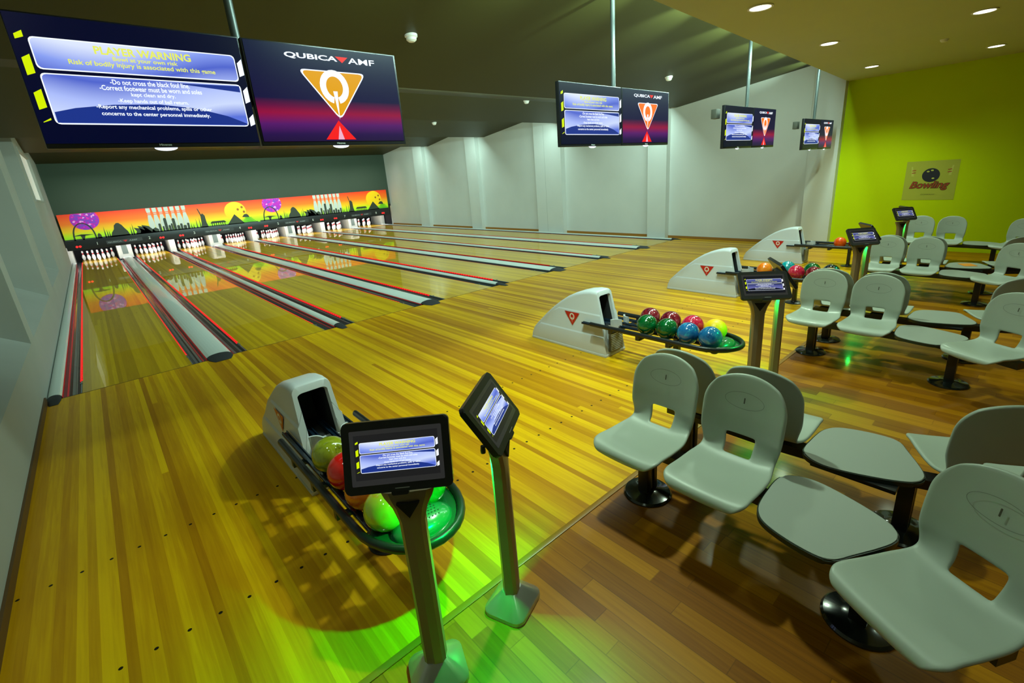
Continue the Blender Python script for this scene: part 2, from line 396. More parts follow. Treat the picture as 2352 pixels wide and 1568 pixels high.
# ------------------------------------------------------------------ recessed downlights
def lamp_label(i):
    return ["round recessed downlight nearest the ceiling edge, above the left aisle","round recessed downlight over the nearest seats","round recessed downlight at the top of the photo, beside the ceiling edge",
      "second round recessed downlight along the ceiling edge toward the lime wall","small round recessed downlight closest to the corner of the white and lime walls","round recessed downlight above the camera","round recessed downlight above the nearest bench",
      "round recessed downlight above the second benches","bright oblong-looking recessed downlight at the top right of the cream ceiling","recessed downlight at right, nearest the top of the lime wall"][i]
proto = None
for i, (x, y, k) in enumerate(DOWN[:10]):
    if proto is None:
        t_ = thing('recessed_downlight', lamp_label(i), 'ceiling light', (x, y, ZLOW), 0, 'recessed downlights in the cream ceiling')
        bm = newbm(); lathe(bm, [(.118, -.001), (.118, -.008), (.10, -.010), (.094, -.004), (.094, .0)], 32); obj('trim_ring', bm, M_CREAM, t_)
        bm = newbm(); lathe(bm, [(.0, -.006), (.093, -.006), (.093, -.002)], 32); obj('lens', bm, M_LENS, t_)
        proto = t_
    else: dup(proto, (x, y, ZLOW), label=lamp_label(i))
bm = newbm(); lathe(bm, [(0,-.035),(.03,-.034),(.045,-.02),(.05,0)], 20)
sm = tag(obj('smoke_detector', bm, M_CREAM, loc=(9.99,-5.63,ZLOW)), 'small round smoke detector on the cream ceiling between the downlights', 'smoke detector', 'smoke detectors')
def ceil_z(y):
    for (a, za), (b, zb) in zip(prof, prof[1:]):
        if a <= y <= b: return za+(zb-za)*(y-a)/(b-a)
bm = newbm(); lathe(bm, [(0,-.075),(.035,-.073),(.058,-.055),(.062,-.03),(.075,-.02),(.075,.02)], 24)
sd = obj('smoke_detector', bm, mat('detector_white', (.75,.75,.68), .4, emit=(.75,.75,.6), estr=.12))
SD = [((3.9,-1.6),'large round white smoke detector on the dark ceiling at the top of the photo',0),((9.7,-1.5),'white smoke detector on the dark ceiling, closest to the third pair of screens',1),((9.3,2.2),'white smoke detector on the dark ceiling just left of the second pair of screens',2),((9.4,6.6),'farthest white smoke detector, on the folded ceiling above the lanes',3)]

# ------------------------------------------------------------------ lanes, gutters, caps
LN = ['one','two','three','four','five','six','seven','eight']
for i in range(8):
    bm = newbm(); box(bm, LX[i], LX[i]+LW, .008, Y_END, -.06, 0, 0)
    tag(obj('bowling_lane', bm, M_LANE, smooth=False), f'glossy wooden bowling lane number {LN[i]} counted from the left wall', 'bowling lane', 'bowling lanes')
def gutter(xl, lane_side, label, dots=True):
    """channel from xl to xl+GW; lane_side +1: the lane is on its right"""
    g = thing('gutter', label, 'gutter', (xl, 0, 0), 0, 'lane gutters')
    bm = newbm(); n = 10; w = GW; pts = []
    for k in range(n+1):
        a = PI*k/n; pts.append((w/2-(w/2-.010)*math.cos(a), -.012-.075*math.sin(a)))
    pts = [(0, -.012)]+pts+[(w, -.012)]
    for (xa, za), (xb, zb) in zip(pts, pts[1:]): quad(bm, (xa,.004,za), (xb,.004,zb), (xb,Y_END,zb), (xa,Y_END,za))
    lo = [(w, -.15), (0, -.15)]
    f_ = bm.faces.new([bm.verts.new((a_, .004, b_)) for a_, b_ in pts+lo]); f_.material_index = 1
    obj('channel', bm, [M_DGREY, M_BLACK], g, angle=1.2)
    bm = newbm(); c = w*.42  # lighter grey strip paints the shading along the half-pipe bottom
    quad(bm, (c-.020,.01,-.0835), (c+.020,.01,-.0835), (c+.020,Y_END,-.0835), (c-.020,Y_END,-.0835)); obj('centre_shading', bm, M_LGREY, g, smooth=False)
    xs = w-.008 if lane_side > 0 else .006; led = M_LED if dots else M_LEDDIM
    bm = newbm(); tube(bm, [(xs, .55, -.008), (xs, Y_END-1.2, -.008)], .0150 if lane_side > 0 else .011, 8); obj('led_strip', bm, led, g)
    bm = newbm(); tube(bm, [(xs, .02, -.006), (xs, .55, -.006)], .008, 6); box(bm, xs-.012, xs+.012, .40, .43, -.02, .008); obj('bumper_rail', bm, M_LGREY, g)
    xo = .004 if lane_side > 0 else w-.004
    bm = newbm(); box(bm, xo-.002, xo+.002, .06, Y_END-1.4, -.010, .001); obj('edge_reflection', bm, M_LEDDIM if dots else M_DGREY, g, smooth=False)  # thin dim red line paints the LED reflection on the cap side
    return g
for i in range(8):
    gutter(LX[i]-GW, 1, f'dark grey gutter on the left side of lane {LN[i]}, with a red light strip', i < 5)
    gutter(LX[i]+LW, -1, f'dark grey gutter on the right side of lane {LN[i]}, with a red light strip', i < 3)
def cap(x0, x1, label, y0=.10, y1=None):
    w = x1-x0; y1 = y1 or 18.2
    c = thing('lane_divider', label, 'lane divider', ((x0+x1)/2, 0, 0), 0, 'grey covers between the gutters')
    bm = newbm(); n = 8; hgt = .030 + .04*min(w, .2)
    arc = [(-w/2+w*k/n, .006+(hgt-.006)*(math.sin(PI*k/n)**.55)) for k in range(n+1)]
    pp = [(-w/2, -.15)]+arc+[(w/2, -.15)]
    for (xa, za), (xb, zb) in zip(pp, pp[1:]): quad(bm, (xa,y0,za), (xb,y0,zb), (xb,y1,zb), (xa,y1,za))
    obj('cover', bm, M_CAP, c, angle=.9)
    bm = newbm(); ys = [y0, y0-.05, y0-.16, y0-.28]; sc = [1.02, 1.02, .96, .62]; hz = [1.05, 1.0, .75, .12]; rings = []
    for yy, s_, h_ in zip(ys, sc, hz): rings.append([bm.verts.new((xa*s_, yy, max(.0012, za*h_+.001))) for xa, za in arc])
    for A, B in zip(rings, rings[1:]):
        for k in range(n): bm.faces.new((A[k], B[k], B[k+1], A[k+1]))
    bm.faces.new(rings[-1]); base = [bm.verts.new((v.co.x, v.co.y, .0004)) for v in rings[0]]
    obj('end_cap', bm, M_BLACKM, c, angle=1.0)
    return c
cap(WALL_L+.005, LX[0]-GW, 'narrow light grey ledge with a black end between the left wall and the first gutter', y0=.08)
for i in range(7):
    wd = DWID if i % 2 == 0 else DNAR; x0 = LX[i]+LW+GW
    cap(x0, x0+wd, f"{'wide' if i%2==0 else 'narrow'} light grey divider with a black end cap between lane {LN[i]} and lane {LN[i+1]}")
cap(XR+GW, XR+GW+.09, 'thin light grey divider between the last lane and the white right wall')

# ------------------------------------------------------------------ pins
PROF = [(0,0),(.0255,0),(.0285,.004),(.036,.02),(.0497,.057),(.0575,.09),(.0605,.1145),(.058,.14),(.050,.168),(.038,.20),(.0285,.225),(.0240,.2445),(.0234,.254),(.0240,.264),(.0270,.290),(.0305,.315),(.03235,.3429),(.031,.358),(.025,.371),(.014,.379),(0,.381)]
bm = newbm(); lathe(bm, PROF, 20, mf=lambda i: 1 if i in (10, 12, 13) else 0)
pin0 = obj('bowling_pin', bm, [M_PIN, M_RED], angle=1.2)
PINLBL = ['head pin at the front','left pin of the second row','right pin of the second row','left pin of the third row','middle pin of the third row','right pin of the third row','far left pin of the back row','inner left pin of the back row','inner right pin of the back row','far right pin of the back row']
PINPOS = [(0,0),(-.5,1),(.5,1),(-1,2),(0,2),(1,2),(-1.5,3),(-.5,3),(.5,3),(1.5,3)]
for i in range(8):
    for j, (a, b) in enumerate(PINPOS):
        p = pin0 if (i == 0 and j == 0) else pin0.copy()
        if p is not pin0: COL.objects.link(p)
        p.location = (LX[i]+LW/2+a*.3048, 18.288+b*.264, .0005)
        tag(p, f'white bowling pin, {PINLBL[j]}, lane {LN[i]} from the left', 'bowling pin', 'bowling pins set on the lanes')

# kickback covers between the pin decks
bm = newbm(); box(bm, -.235, .235, 0, 1.35, -.02, .60, 0, .02); kb = None
def kick(x, wide, label):
    k = thing('kickback_cover', label, 'kickback cover', (x, 18.27, 0), 0, 'cream covers between the pin decks')
    hw = .235 if wide else .11
    b = newbm(); box(b, -hw, hw, 0, 1.3, -.05, .60, 0, .015)
    obj('housing', b, mat('kick_grey', (.42,.42,.36), .45), k)
    if wide:
        b = newbm(); box(b, -.09, .09, -.012, .01, .12, .50, 0, .004); obj('grille', b, mat('grille_dark', (.10,.13,.11), .5), k)
        for q in range(7):
            pass
    return k
kick(-.30, False, 'slim cream cover at the left wall beside the pins of lane one')
for i in range(7): kick(LX[i]+LW+GW+(DWID if i%2==0 else DNAR)/2, i%2==0, f"{'wide cream cover with a dark grille' if i%2==0 else 'plain slim cream cover'} between the pins of lane {LN[i]} and lane {LN[i+1]}")
kick(XR+.36, False, 'slim cream cover beside the right wall, past the pins of lane eight')
# pin deck lamps, hidden behind the score strip
for i in range(8):
    bm = newbm(); tube(bm, [(LX[i]+.10, 17.42, .665), (LX[i]+LW-.10, 17.42, .665)], .016, 8)
    o = tag(obj('pin_deck_lamp', bm, M_PINLAMP), f'white tube lamp behind the score strip above the pins of lane {LN[i]}', 'lamp', 'pin deck lamps')
    light('pin_light', 'AREA', (LX[i]+LW/2, 17.46, .68), P_PIN, (.95,.98,1), (LX[i]+LW/2, 18.6, .15), shape='RECTANGLE', size=.95, size_y=.05)

# ------------------------------------------------------------------ mural over the pins
ZM0, ZM1 = .889, 1.845
mur = thing('mural_banner', 'long orange and green bowling mural with a black skyline above the pins', 'mural', (0, Y_MASK, 0))
mm = mat('mural_print', (1,.5,0), .45); t = NT(mm); P, sp = t.pos()
t.l(t.ramp(t.math('DIVIDE', t.math('SUBTRACT', sp[2], ZM0), ZM1-ZM0), [(0,(.25,.75,.0)),(.16,(.55,.85,0)),(.34,(.95,.60,0)),(.62,(1,.19,0)),(1,(1,.032,.0))]), t.b.inputs['Base Color'])
X0M, X1M = -.24, 12.72
bm = newbm(); box(bm, X0M, X1M, 0, .04, ZM0, ZM1); obj('printed_panel', bm, mm, mur, smooth=False)
MS = Matrix(((1,0,0,0),(0,0,-1,0),(0,1,0,0),(0,0,0,1)))      # x,y of a drawing -> x,z of the wall, facing -y
M_SIL = mat('silhouette', (.025,.035,.02), .5); M_DISCO = mat('disco_purple', (.55,.0,.45), .4); M_SUN = mat('ball_yellow', (1,.62,.0), .4); M_MWHITE = mat('mural_white', (.55,.60,.55), .4)
t = NT(M_DISCO); P, sp = t.pos(); vo = t.n('ShaderNodeTexVoronoi'); vo.inputs['Scale'].default_value = 17; t.l(P, vo.inputs[0])
sep = t.n('ShaderNodeSeparateColor'); t.l(vo.outputs['Color'], sep.inputs[0])
t.l(t.ramp(sep.outputs[0], [(0,(.22,.04,.55)),(.35,(.50,.0,.50)),(.8,(.80,.01,.45)),(.93,(.9,.35,.8)),(1,(1,.9,1))], 'CONSTANT'), t.b.inputs['Base Color'])
t = NT(M_SUN); P, sp = t.pos()
PER = 6.5                                                # the drawing repeats every four lanes
def disc(bm, cx, cy, rx, ry, M, mi=0, clip=None, n=40):
    pts = [(cx+rx*math.cos(2*PI*k/n), cy+ry*math.sin(2*PI*k/n)) for k in range(n)]
    if clip is not None: pts = [(x, min(y, clip)) for x, y in pts]
    poly(bm, pts, M, mi)
for rep in range(2):
    sil = newbm(); bd = newbm(); bs = newbm(); bw = newbm(); bh = newbm()
    ox = rep*PER; O = T(0, -.004, 0) @ MS @ T(ox, 0, 0); O2 = T(0, -.008, 0) @ MS @ T(ox, 0, 0); O3 = T(0,-.006,0) @ MS @ T(ox,0,0)
    disc(bd, .48, 1.62, .41, .38, O, clip=ZM1-.004)
    disc(bs, 5.45, 1.43, .42, .40, O)
    for hx, hy in ((5.56,1.50),(5.73,1.58),(5.78,1.38)): disc(bs, hx, hy, .045, .05, O3, 1, n=14)
    # white pins of the drawing
    for k in range(7):
        cx = 2.42+k*.195
        hp = [(.066,ZM1-.005),(.070,1.76),(.060,1.69),(.050,1.62),(.052,1.56),(.066,1.48),(.086,1.36),(.094,1.24),(.090,1.10),(.074,.98),(.058,.93)]
        poly(bw, [(cx-a_, z_) for a_, z_ in hp]+[(cx+a_, z_) for a_, z_ in reversed(hp)], O)
        for zz in (1.655, 1.595): poly(bw, [(cx-.058,zz+.013),(cx+.058,zz+.013),(cx+.056,zz-.016),(cx-.056,zz-.016)], T(0,-.002,0) @ O, 1)
    def S_(pts): poly(sil, pts, O2)
    zb = ZM0
    S_([(X0M if rep==0 else -.15, zb),(6.25,zb),(6.25,zb+.03),(X0M if rep==0 else -.15,zb+.05)])
    # arch
    na = 16; arc_o = [(.34-.33*math.cos(PI*k/na), zb+.62*math.sin(PI*k/na)**.8) for k in range(na+1)]; arc_i = [(.34-.285*math.cos(PI*k/na), zb+.585*math.sin(PI*k/na)**.8) for k in range(na+1)]
    for k in range(na): S_([arc_o[k], arc_i[k], arc_i[k+1], arc_o[k+1]])
    # flat-topped tree
    S_([(.26,zb),(.30,zb),(.36,zb+.17),(.22,zb+.17)]); S_([(-.02,zb+.16),(.25,zb+.21),(.62,zb+.17),(.35,zb+.15)])
    S_([(.68,zb),(.82,zb),(.80,zb+.14),(.75,zb+.2),(.70,zb+.14)])
    for sx_, sh in ((.93,.42),(1.0,.30),(1.06,.26),(1.72,.34),(1.79,.44),(3.92,.40),(4.04,.44),(3.72,.24),(3.80,.20)): S_([(sx_-.022,zb),(sx_+.022,zb),(sx_,zb+sh)])
    S_([(1.08,zb),(1.66,zb),(1.62,zb+.16),(1.54,zb+.30),(1.48,zb+.42),(1.40,zb+.50),(1.33,zb+.50),(1.25,zb+.42),(1.22,zb+.28),(1.13,zb+.16)])
    for a_, h_ in ((1.84,.26),(1.97,.32),(2.10,.34)): S_([(a_,zb),(a_+.42,zb),(a_+.34,zb+.1),(a_+.20,zb+h_*.8),(a_-.02,zb+h_),(a_+.05,zb+.12)])
    S_([(2.35,zb),(2.6,zb),(2.6,zb+.12),(2.5,zb+.2),(2.4,zb+.14)])
    for x0_, x1_, h_ in ((2.62,2.70,.34),(2.74,2.80,.22),(2.82,2.92,.54),(2.94,3.02,.24),(3.03,3.09,.30),(3.10,3.20,.50),(3.22,3.32,.2),(3.34,3.42,.26),(3.44,3.55,.18),(3.58,3.66,.26)):
        S_([(x0_,zb),(x1_,zb),(x1_,zb+h_*.92),((x0_+x1_)/2,zb+h_),(x0_,zb+h_*.92)])
    # standing figure with a raised arm on a plinth (plain stand-in)
    S_([(4.06,zb),(4.32,zb),(4.28,zb+.2),(4.10,zb+.2)]); S_([(4.10,zb+.2),(4.28,zb+.2),(4.27,zb+.48),(4.20,zb+.58),(4.12,zb+.50)]); S_([(4.12,zb+.48),(4.16,zb+.50),(4.08,zb+.78),(4.05,zb+.78)])
    # bridge
    for bx in (4.45,4.53,4.61,4.69,4.77,4.85,4.93): S_([(bx,zb),(bx+.028,zb),(bx+.028,zb+.16),(bx,zb+.16)])
    S_([(4.40,zb+.13),(5.02,zb+.13),(4.94,zb+.21),(4.48,zb+.21)])
    S_([(5.04,zb),(5.72,zb),(5.38,zb+.42)])
    S_([(5.66,zb+.27),(5.95,zb+.24),(5.92,zb+.34),(5.86,zb+.39),(5.76,zb+.38)])
    for k in range(4): disc(bh, 5.90, zb+.06+.055*k, .30-.05*k, .022, O3, 0, n=16)
    obj('disco_ball_print', bd, M_DISCO, mur, smooth=False); obj('yellow_ball_print', bs, [M_SUN, mat('print_brown', (.35,.10,.0), .5)], mur, smooth=False)
    obj('white_pins_print', bw, [M_MWHITE, mat('print_orange', (1,.12,.02), .5)], mur, smooth=False)
    obj('saucer_print', bh, mat('print_green', (.08,.45,.0), .5), mur, smooth=False); obj('skyline_print', sil, M_SIL, mur, smooth=False)
# score strip
st = thing('score_strip', 'black lane number strip with red lights below the mural', 'sign', (0, Y_MASK-.03, 0))
bm = newbm(); box(bm, X0M-.03, X1M+.03, 0, .10, .545, ZM0, 0, .006); obj('housing', bm, M_BLACK, st)
fr = T(0,-.006,0) @ MS
numx = [.613, 2.212, 3.744, 5.462, 7.063, 8.66, 10.25, 11.95]; redx = [.065, 2.613, 3.284, 5.866, 6.537, 9.08, 9.76, 12.35]
M_NUM = mat('strip_grey', (.55,.58,.52), .5); M_SIG = mat('signal_red', (.5,0,0), .4, emit=(1,.01,.01), estr=3)
for i in range(8):
    bn = newbm(); put_text(bn, str(i+1), fr @ T(numx[i], .715, 0), height=.105, bold=.01); obj('lane_number', bn, M_NUM, st, smooth=False)
    bl = newbm()
    for dx in (-.045, .045): disc(bl, redx[i]+dx, .665, .036, .036, fr, n=16)
    obj('signal_light', bl, M_SIG, st, smooth=False)
for i in range(4):
    bt = newbm(); cx = (LX[2*i]+LW+LX[2*i+1])/2 + .05
    poly(bt, [(cx-.55,.77),(cx+.55,.77),(cx+.55,.64),(cx-.55,.64)], T(0,.002,0) @ fr, 2)
    put_text(bt, 'QUBICA', fr @ T(cx-.30, .70, 0), height=.05, width=.42, bold=.02, mi=0); put_text(bt, 'AMF', fr @ T(cx+.26, .70, 0), height=.05, width=.26, bold=.02, mi=0)
    poly(bt, [(cx-.05,.73),(cx+.02,.66),(cx+.09,.73)], fr, 1)
    obj('lettering', bt, [mat('strip_dimgrey', (.25,.27,.26), .5), M_LOGO, mat('strip_band', (.03,.032,.033), .4)], st, smooth=False)

# ------------------------------------------------------------------ television pictures (unit width 1, height h)
E_ = lambda n, c, s=1.0: mat(n, (0,0,0), .3, emit=c, estr=s)
C_NAVY = E_('pix_navy', (.0,.001,.020)); C_DGR = E_('pix_darkgrey', (.012,.012,.013)); C_BLK = E_('pix_black', (.001,.001,.008)); C_YEL = E_('pix_yellow', (.62,.80,.0), 1.1); C_WHT = E_('pix_white', (.85,.92,1), 1.15)
C_GOLD = E_('pix_gold', (.78,.36,.0), 1.0); C_YTX = E_('pix_textyellow', (.75,.80,.12), 1.1); C_PLANET = E_('pix_planet', (.012,.035,.26)); C_ORA = E_('pix_orange', (.95,.16,.01), 1.2); C_RED = E_('pix_red', (.85,.01,.01), 1.1); C_PINK = E_('pix_pink', (.9,.45,.6), 1.0)
def grad_emit(name, stops, lo, hi, strength=1.0, axis=1):
    m = mat(name, (0,0,0), .3, emit=(1,1,1), estr=strength); t = NT(m); tc = t.n('ShaderNodeUVMap'); sp = t.n('ShaderNodeSeparateXYZ'); t.l(tc.outputs[0], sp.inputs[0])
    a = sp.outputs[axis]
    if name == 'pix_panel':
        a = t.math('ADD', a, t.math('MULTIPLY', t.math('SINE', t.math('MULTIPLY', sp.outputs[0], 5.0)), .10))
    t.l(t.ramp(a, stops), t.b.inputs['Emission Color']); return m
C_PANEL = grad_emit('pix_panel', [(0,(.16,.24,.85)),(.18,(.10,.17,.72)),(.30,(.62,.72,1)),(.46,(.42,.52,.98)),(.62,(.08,.13,.62)),(.74,(.25,.35,.9)),(.88,(.72,.80,1)),(1,(.85,.92,1))], 0, 1, 1.0)
C_LOGOBG = grad_emit('pix_logobg', [(0,(.008,.002,.025)),(.12,(.02,.003,.07)),(.22,(.09,.006,.14)),(.33,(.30,.0,.045)),(.40,(.12,.0,.05)),(.47,(.005,.002,.045)),(1,(.0,.002,.035))], 0, 1, 1.0)
PIX = [C_NAVY, C_PANEL, C_YEL, C_WHT, C_GOLD, C_YTX, C_PLANET, C_BLK]
C_PDIM = grad_emit('pix_panel_dim', [(0,(.05,.06,.30)),(.2,(.02,.03,.14)),(.33,(.14,.15,.42)),(.5,(.04,.05,.20)),(.62,(.02,.03,.14)),(.8,(.10,.12,.38)),(1,(.20,.22,.50))], 0, 1, 1.0)
PIX_C = [C_DGR]+PIX[1:]
PIX_D = [C_BLK, C_PDIM]+PIX[2:6]+[C_NAVY, C_BLK]
PIX2 = [C_LOGOBG, C_WHT, C_GOLD, C_RED, C_PINK, C_ORA, C_BLK]
def uvquad(bm, pts, M, mi, uvs=None):
    f_ = poly(bm, pts, M, mi); uvl = bm.loops.layers.uv.verify()
    for l_, p in zip(f_.loops, pts): l_[uvl].uv = uvs(p) if uvs else (p[0], p[1])
    return f_
def warning_picture(h, planet=True, dim=False):
    """returns bmesh in x,z plane facing -y; width 1, height h, centred; v fractions follow the photo"""
    bm = newbm(); bm.loops.layers.uv.verify()
    V = lambda f: (f-.5)*h; U = lambda f: f-.5
    L = lambda k: T(0, -.0012*k, 0) @ MS
    uvf = lambda p: ((p[0]+.5), p[1]/h+.5)
    uvquad(bm, [(U(.004),V(.04)),(U(.996),V(.04)),(U(.996),V(.985)),(U(.004),V(.985))], L(1), 0, uvf)
    def rr(u0, u1, v0, v1, layer, mi, r=.02):
        p = rrect(u1-u0, (v1-v0)*h, r, 3, U((u0+u1)/2), V((v0+v1)/2)); uvquad(bm, p, L(layer), mi, uvf)
    for (v0, v1) in ((.595,.828),(.188,.57)):
        rr(.066, .957, v0, v1, 2, 3); rr(.071, .952, v0+.009, v1-.009, 3, 1)
    rr(.075,.948,.735,.815,4,1); 
    # dark curve of a planet at the lower right
    n = 16; pp = [(U(.948), V(.20)), (U(.30), V(.20))]+[(U(.30+.648*k/n), V(.20+.17*math.sin(PI*(.18+.82*k/n))**.9)) for k in range(n+1)]
    poly(bm, [(U(.075),V(.20)),(U(.948),V(.20)),(U(.948),V(.215)),(U(.85),V(.28)),(U(.70),V(.34)),(U(.52),V(.365)),(U(.32),V(.35)),(U(.16),V(.315)),(U(.075),V(.28))], L(4), 6)
    poly(bm, [(U(.60),V(.585-.035)),(U(.948),V(.50)),(U(.948),V(.555))], L(4), 6)
    for (va, vb) in ((.80,.865),(.545,.70),(.295,.45),(.20,.235)):
        poly(bm, [(U(.022),V(va)),(U(.054),V(va+.02)),(U(.054),V(vb)),(U(.022),V(vb-.03))], L(3), 2)
    for (va, vb) in ((.64,.78),(.40,.535),(.19,.285)):
        poly(bm, [(U(.965),V(va)),(U(.993),V(va+.02)),(U(.993),V(vb+.02)),(U(.965),V(vb-.02))], L(3), 3)
    def tx(s, u, v, w, hh, mi, b=.02): put_text(bm, s, L(5) @ T(U(u), V(v), 0), width=w, height=hh*h, mi=mi, bold=b)
    tx('PLAYER WARNING', .516, .767, .424, .062, 5, .03)
    tx('Bowl at your own risk', .515, .706, .286, .042, 5); tx('Risk of bodily injury is associated with this game', .514, .660, .647, .048, 5)
    for s, u, v, w in (('-Do not cross the black foul line.',.51,.530,.357),('-Correct footwear must be worn and soles',.512,.483,.461),('kept clean and dry.',.507,.432,.20),('-Keep hands out of ball return.',.503,.381,.32),('-Report any mechanical problems, spills or other',.509,.329,.528),('concerns to the center personnel immediately.',.508,.275,.499)):
        tx(s, u, v, w, .040, 3)
    return bm
def logo_picture(h, orange=False):
    bm = newbm(); bm.loops.layers.uv.verify(); V = lambda f: (f-.5)*h; U = lambda f: f-.5; L = lambda k: T(0, -.0012*k, 0) @ MS
    uvf = lambda p: ((p[0]+.5), p[1]/h+.5)
    uvquad(bm, [(U(.012),V(.045)),(U(.985),V(.045)),(U(.985),V(.985)),(U(.012),V(.985))], L(1), 0, uvf)
    put_text(bm, 'QUBICA', L(2) @ T(U(.40), V(.885), 0), width=.335, height=.060*h, mi=1, bold=.03); put_text(bm, 'AMF', L(2) @ T(U(.735), V(.885), 0), width=.19, height=.060*h, mi=1, bold=.016)
    poly(bm, [(U(.555),V(.915)),(U(.598),V(.855)),(U(.641),V(.915))], L(2), 3); 
    c = L(2) @ T(U(.525), V(.765), 0); gi = 5 if orange else 2
    poly(bm, tri_round(.455, .50*h, .16), c, 1); poly(bm, tri_round(.425, .468*h, .16), c @ T(0,-.012*h,.0012), gi)
    q_letter(bm, L(4) @ T(U(.518), V(.605), 0), .105, 1)
    c2 = L(3) @ T(U(.506), V(.262), 0); poly(bm, [(0,0),(-.105,-.20*h),(.105,-.20*h)], c2, 3)
    poly(bm, [(0,-.055*h),(-.022,-.20*h),(.022,-.20*h)], c2 @ T(0,0,.001), 4)
    return bm
H_TV = .612
W_ME = None
def make_tv(label, kind, w, group, orange=False):
    t_ = thing('television', label, 'television', (0,0,0), 0, group)
    h = H_TV
    b = newbm(); box(b, -.5, .5, .002, .05, -h/2, h/2, 0, .008); obj('casing', b, M_BLACK, t_)
    b = newbm(); box(b, -.3, .3, .05, .09, -h*.35, h*.3, 0, .01); obj('rear_housing', b, M_BLACKM, t_)
    b = warning_picture(h) if kind == 'w' else logo_picture(h, orange)
    obj('screen_picture', b, PIX if kind == 'w' else PIX2, t_, smooth=False)
    b = newbm(); put_text(b, 'Hisense', T(0, .0, 0) @ MS @ T(0, -h/2+.015, 0), width=.058, height=.012, bold=.02); obj('maker_mark', b, M_NUM, t_, smooth=False)
    b = newbm(); n = 10; pts = [(.055*math.cos(PI+PI*k/n), .016*math.sin(PI+PI*k/n)) for k in range(n+1)]
    prism(b, pts, -.004, .004); bmesh.ops.transform(b, matrix=T(0,.012,-h/2-.0005) @ Matrix.Rotation(PI/2, 4, 'X'), verts=b.verts)
    obj('status_light', b, mat('status_white', (.8,.8,.9), .4, emit=(.75,.85,1), estr=1.6), t_)
    return t_
def scale_to(o, w, hfac=1.0): o.scale = (w, w, w*hfac)
# groups: x0, split, x1, y, zb, zt
TVG = [(.467,1.50,2.565,-3.50,2.307,2.944,'first','largest pair of hanging screens'),(4.37,5.42,6.43,-3.50,2.264,2.892,'second','second pair of hanging screens'),
       (7.69,8.66,9.53,-3.643,2.182,2.775,'third','third pair of hanging screens'),(10.74,11.60,12.40,-3.697,2.105,2.655,'fourth','farthest pair of hanging screens')]
for gi, (x0, xs, x1, y, zb, zt, nm, ph) in enumerate(TVG):
    for kind, a, b_ in (('w', x0, xs-.006), ('l', xs+.006, x1)):
        lab = (f'television with the player warning text, left one of the {ph}' if kind == 'w' else f'television with a triangular logo, right one of the {ph}')
        o = make_tv(lab, kind, b_-a, 'televisions hung above the approach', orange=gi > 0)
        o.location = ((a+b_)/2, y, (zb+zt)/2); o.scale = (b_-a, 1.0, (zt-zb)/H_TV)
    pl = thing('ceiling_mount_pole', f'grey steel pole holding up the {ph}', 'ceiling pole', (xs+.02, y+.13, 0), 0, 'poles carrying the screens')
    b = newbm(); tube(b, [(0,0,zb+.25),(0,0,ceil_z(y+.13)-.002)], .026, 14); obj('pole', b, mat('pole_grey', (.10,.12,.11), .35, metal=.2), pl)
    b = newbm(); box(b, -.55, .55, -.035, .005, (zb+zt)/2-.06, (zb+zt)/2+.06, 0, .005); obj('cross_bracket', b, M_BLACKM, pl)
    b = newbm(); lathe(b, [(.07,ceil_z(y+.13)-.03),(.07,ceil_z(y+.13))], 20); obj('ceiling_plate', b, M_STEEL, pl)
    if gi >= 2:
        b = newbm(); box(b, -(xs-x0)-.065, -(xs-x0)+.06, -.02, .06, zt-.17, zt-.04, 0, .008); obj('cable_box', b, mat('box_grey', (.07,.07,.05), .6), pl)
for i, ((x, y), lab, k) in enumerate(SD):
    o = sd if i == 0 else sd.copy()
    if i: COL.objects.link(o)
    o.location = (x, y, ceil_z(y)); tag(o, lab, 'smoke detector', 'smoke detectors')

# ------------------------------------------------------------------ ball returns
def hood_section(y, H, front=False):
    """inverted U; list of (x,z) from left base over the top to right base"""
    def w(z):
        if z < .225: return .180-.004*z/.225
        if z < .24: return .176-.015*(z-.225)/.015
        if z < .475: return .161-.003*(z-.24)/.235
        if z < .49: return .158-.014*(z-.475)/.015
        return .144-.012*(z-.49)/.27
    r = min(.055, H*.45); zs = [0, .03, .035, .224, .226, .239, .241, .474, .476, .489, .491]
    zt_ = H-r; left = []
    for z in zs: left.append((-w(min(z, zt_)), min(z, zt_)))
    cxl = -w(zt_)+r
    for k in range(1, 7):
        a = PI - k*(PI/2)/6; left.append((cxl+r*math.cos(a), zt_+r*math.sin(a)))
    return left + [(-x_, z_) for x_, z_ in reversed(left)]
SIDE = [(-2.77,.10),(-2.80,.17),(-2.86,.23),(-2.93,.30),(-3.03,.39),(-3.13,.47),(-3.25,.56),(-3.38,.64),(-3.50,.695),(-3.62,.73),(-3.73,.748),(-3.80,.748)]
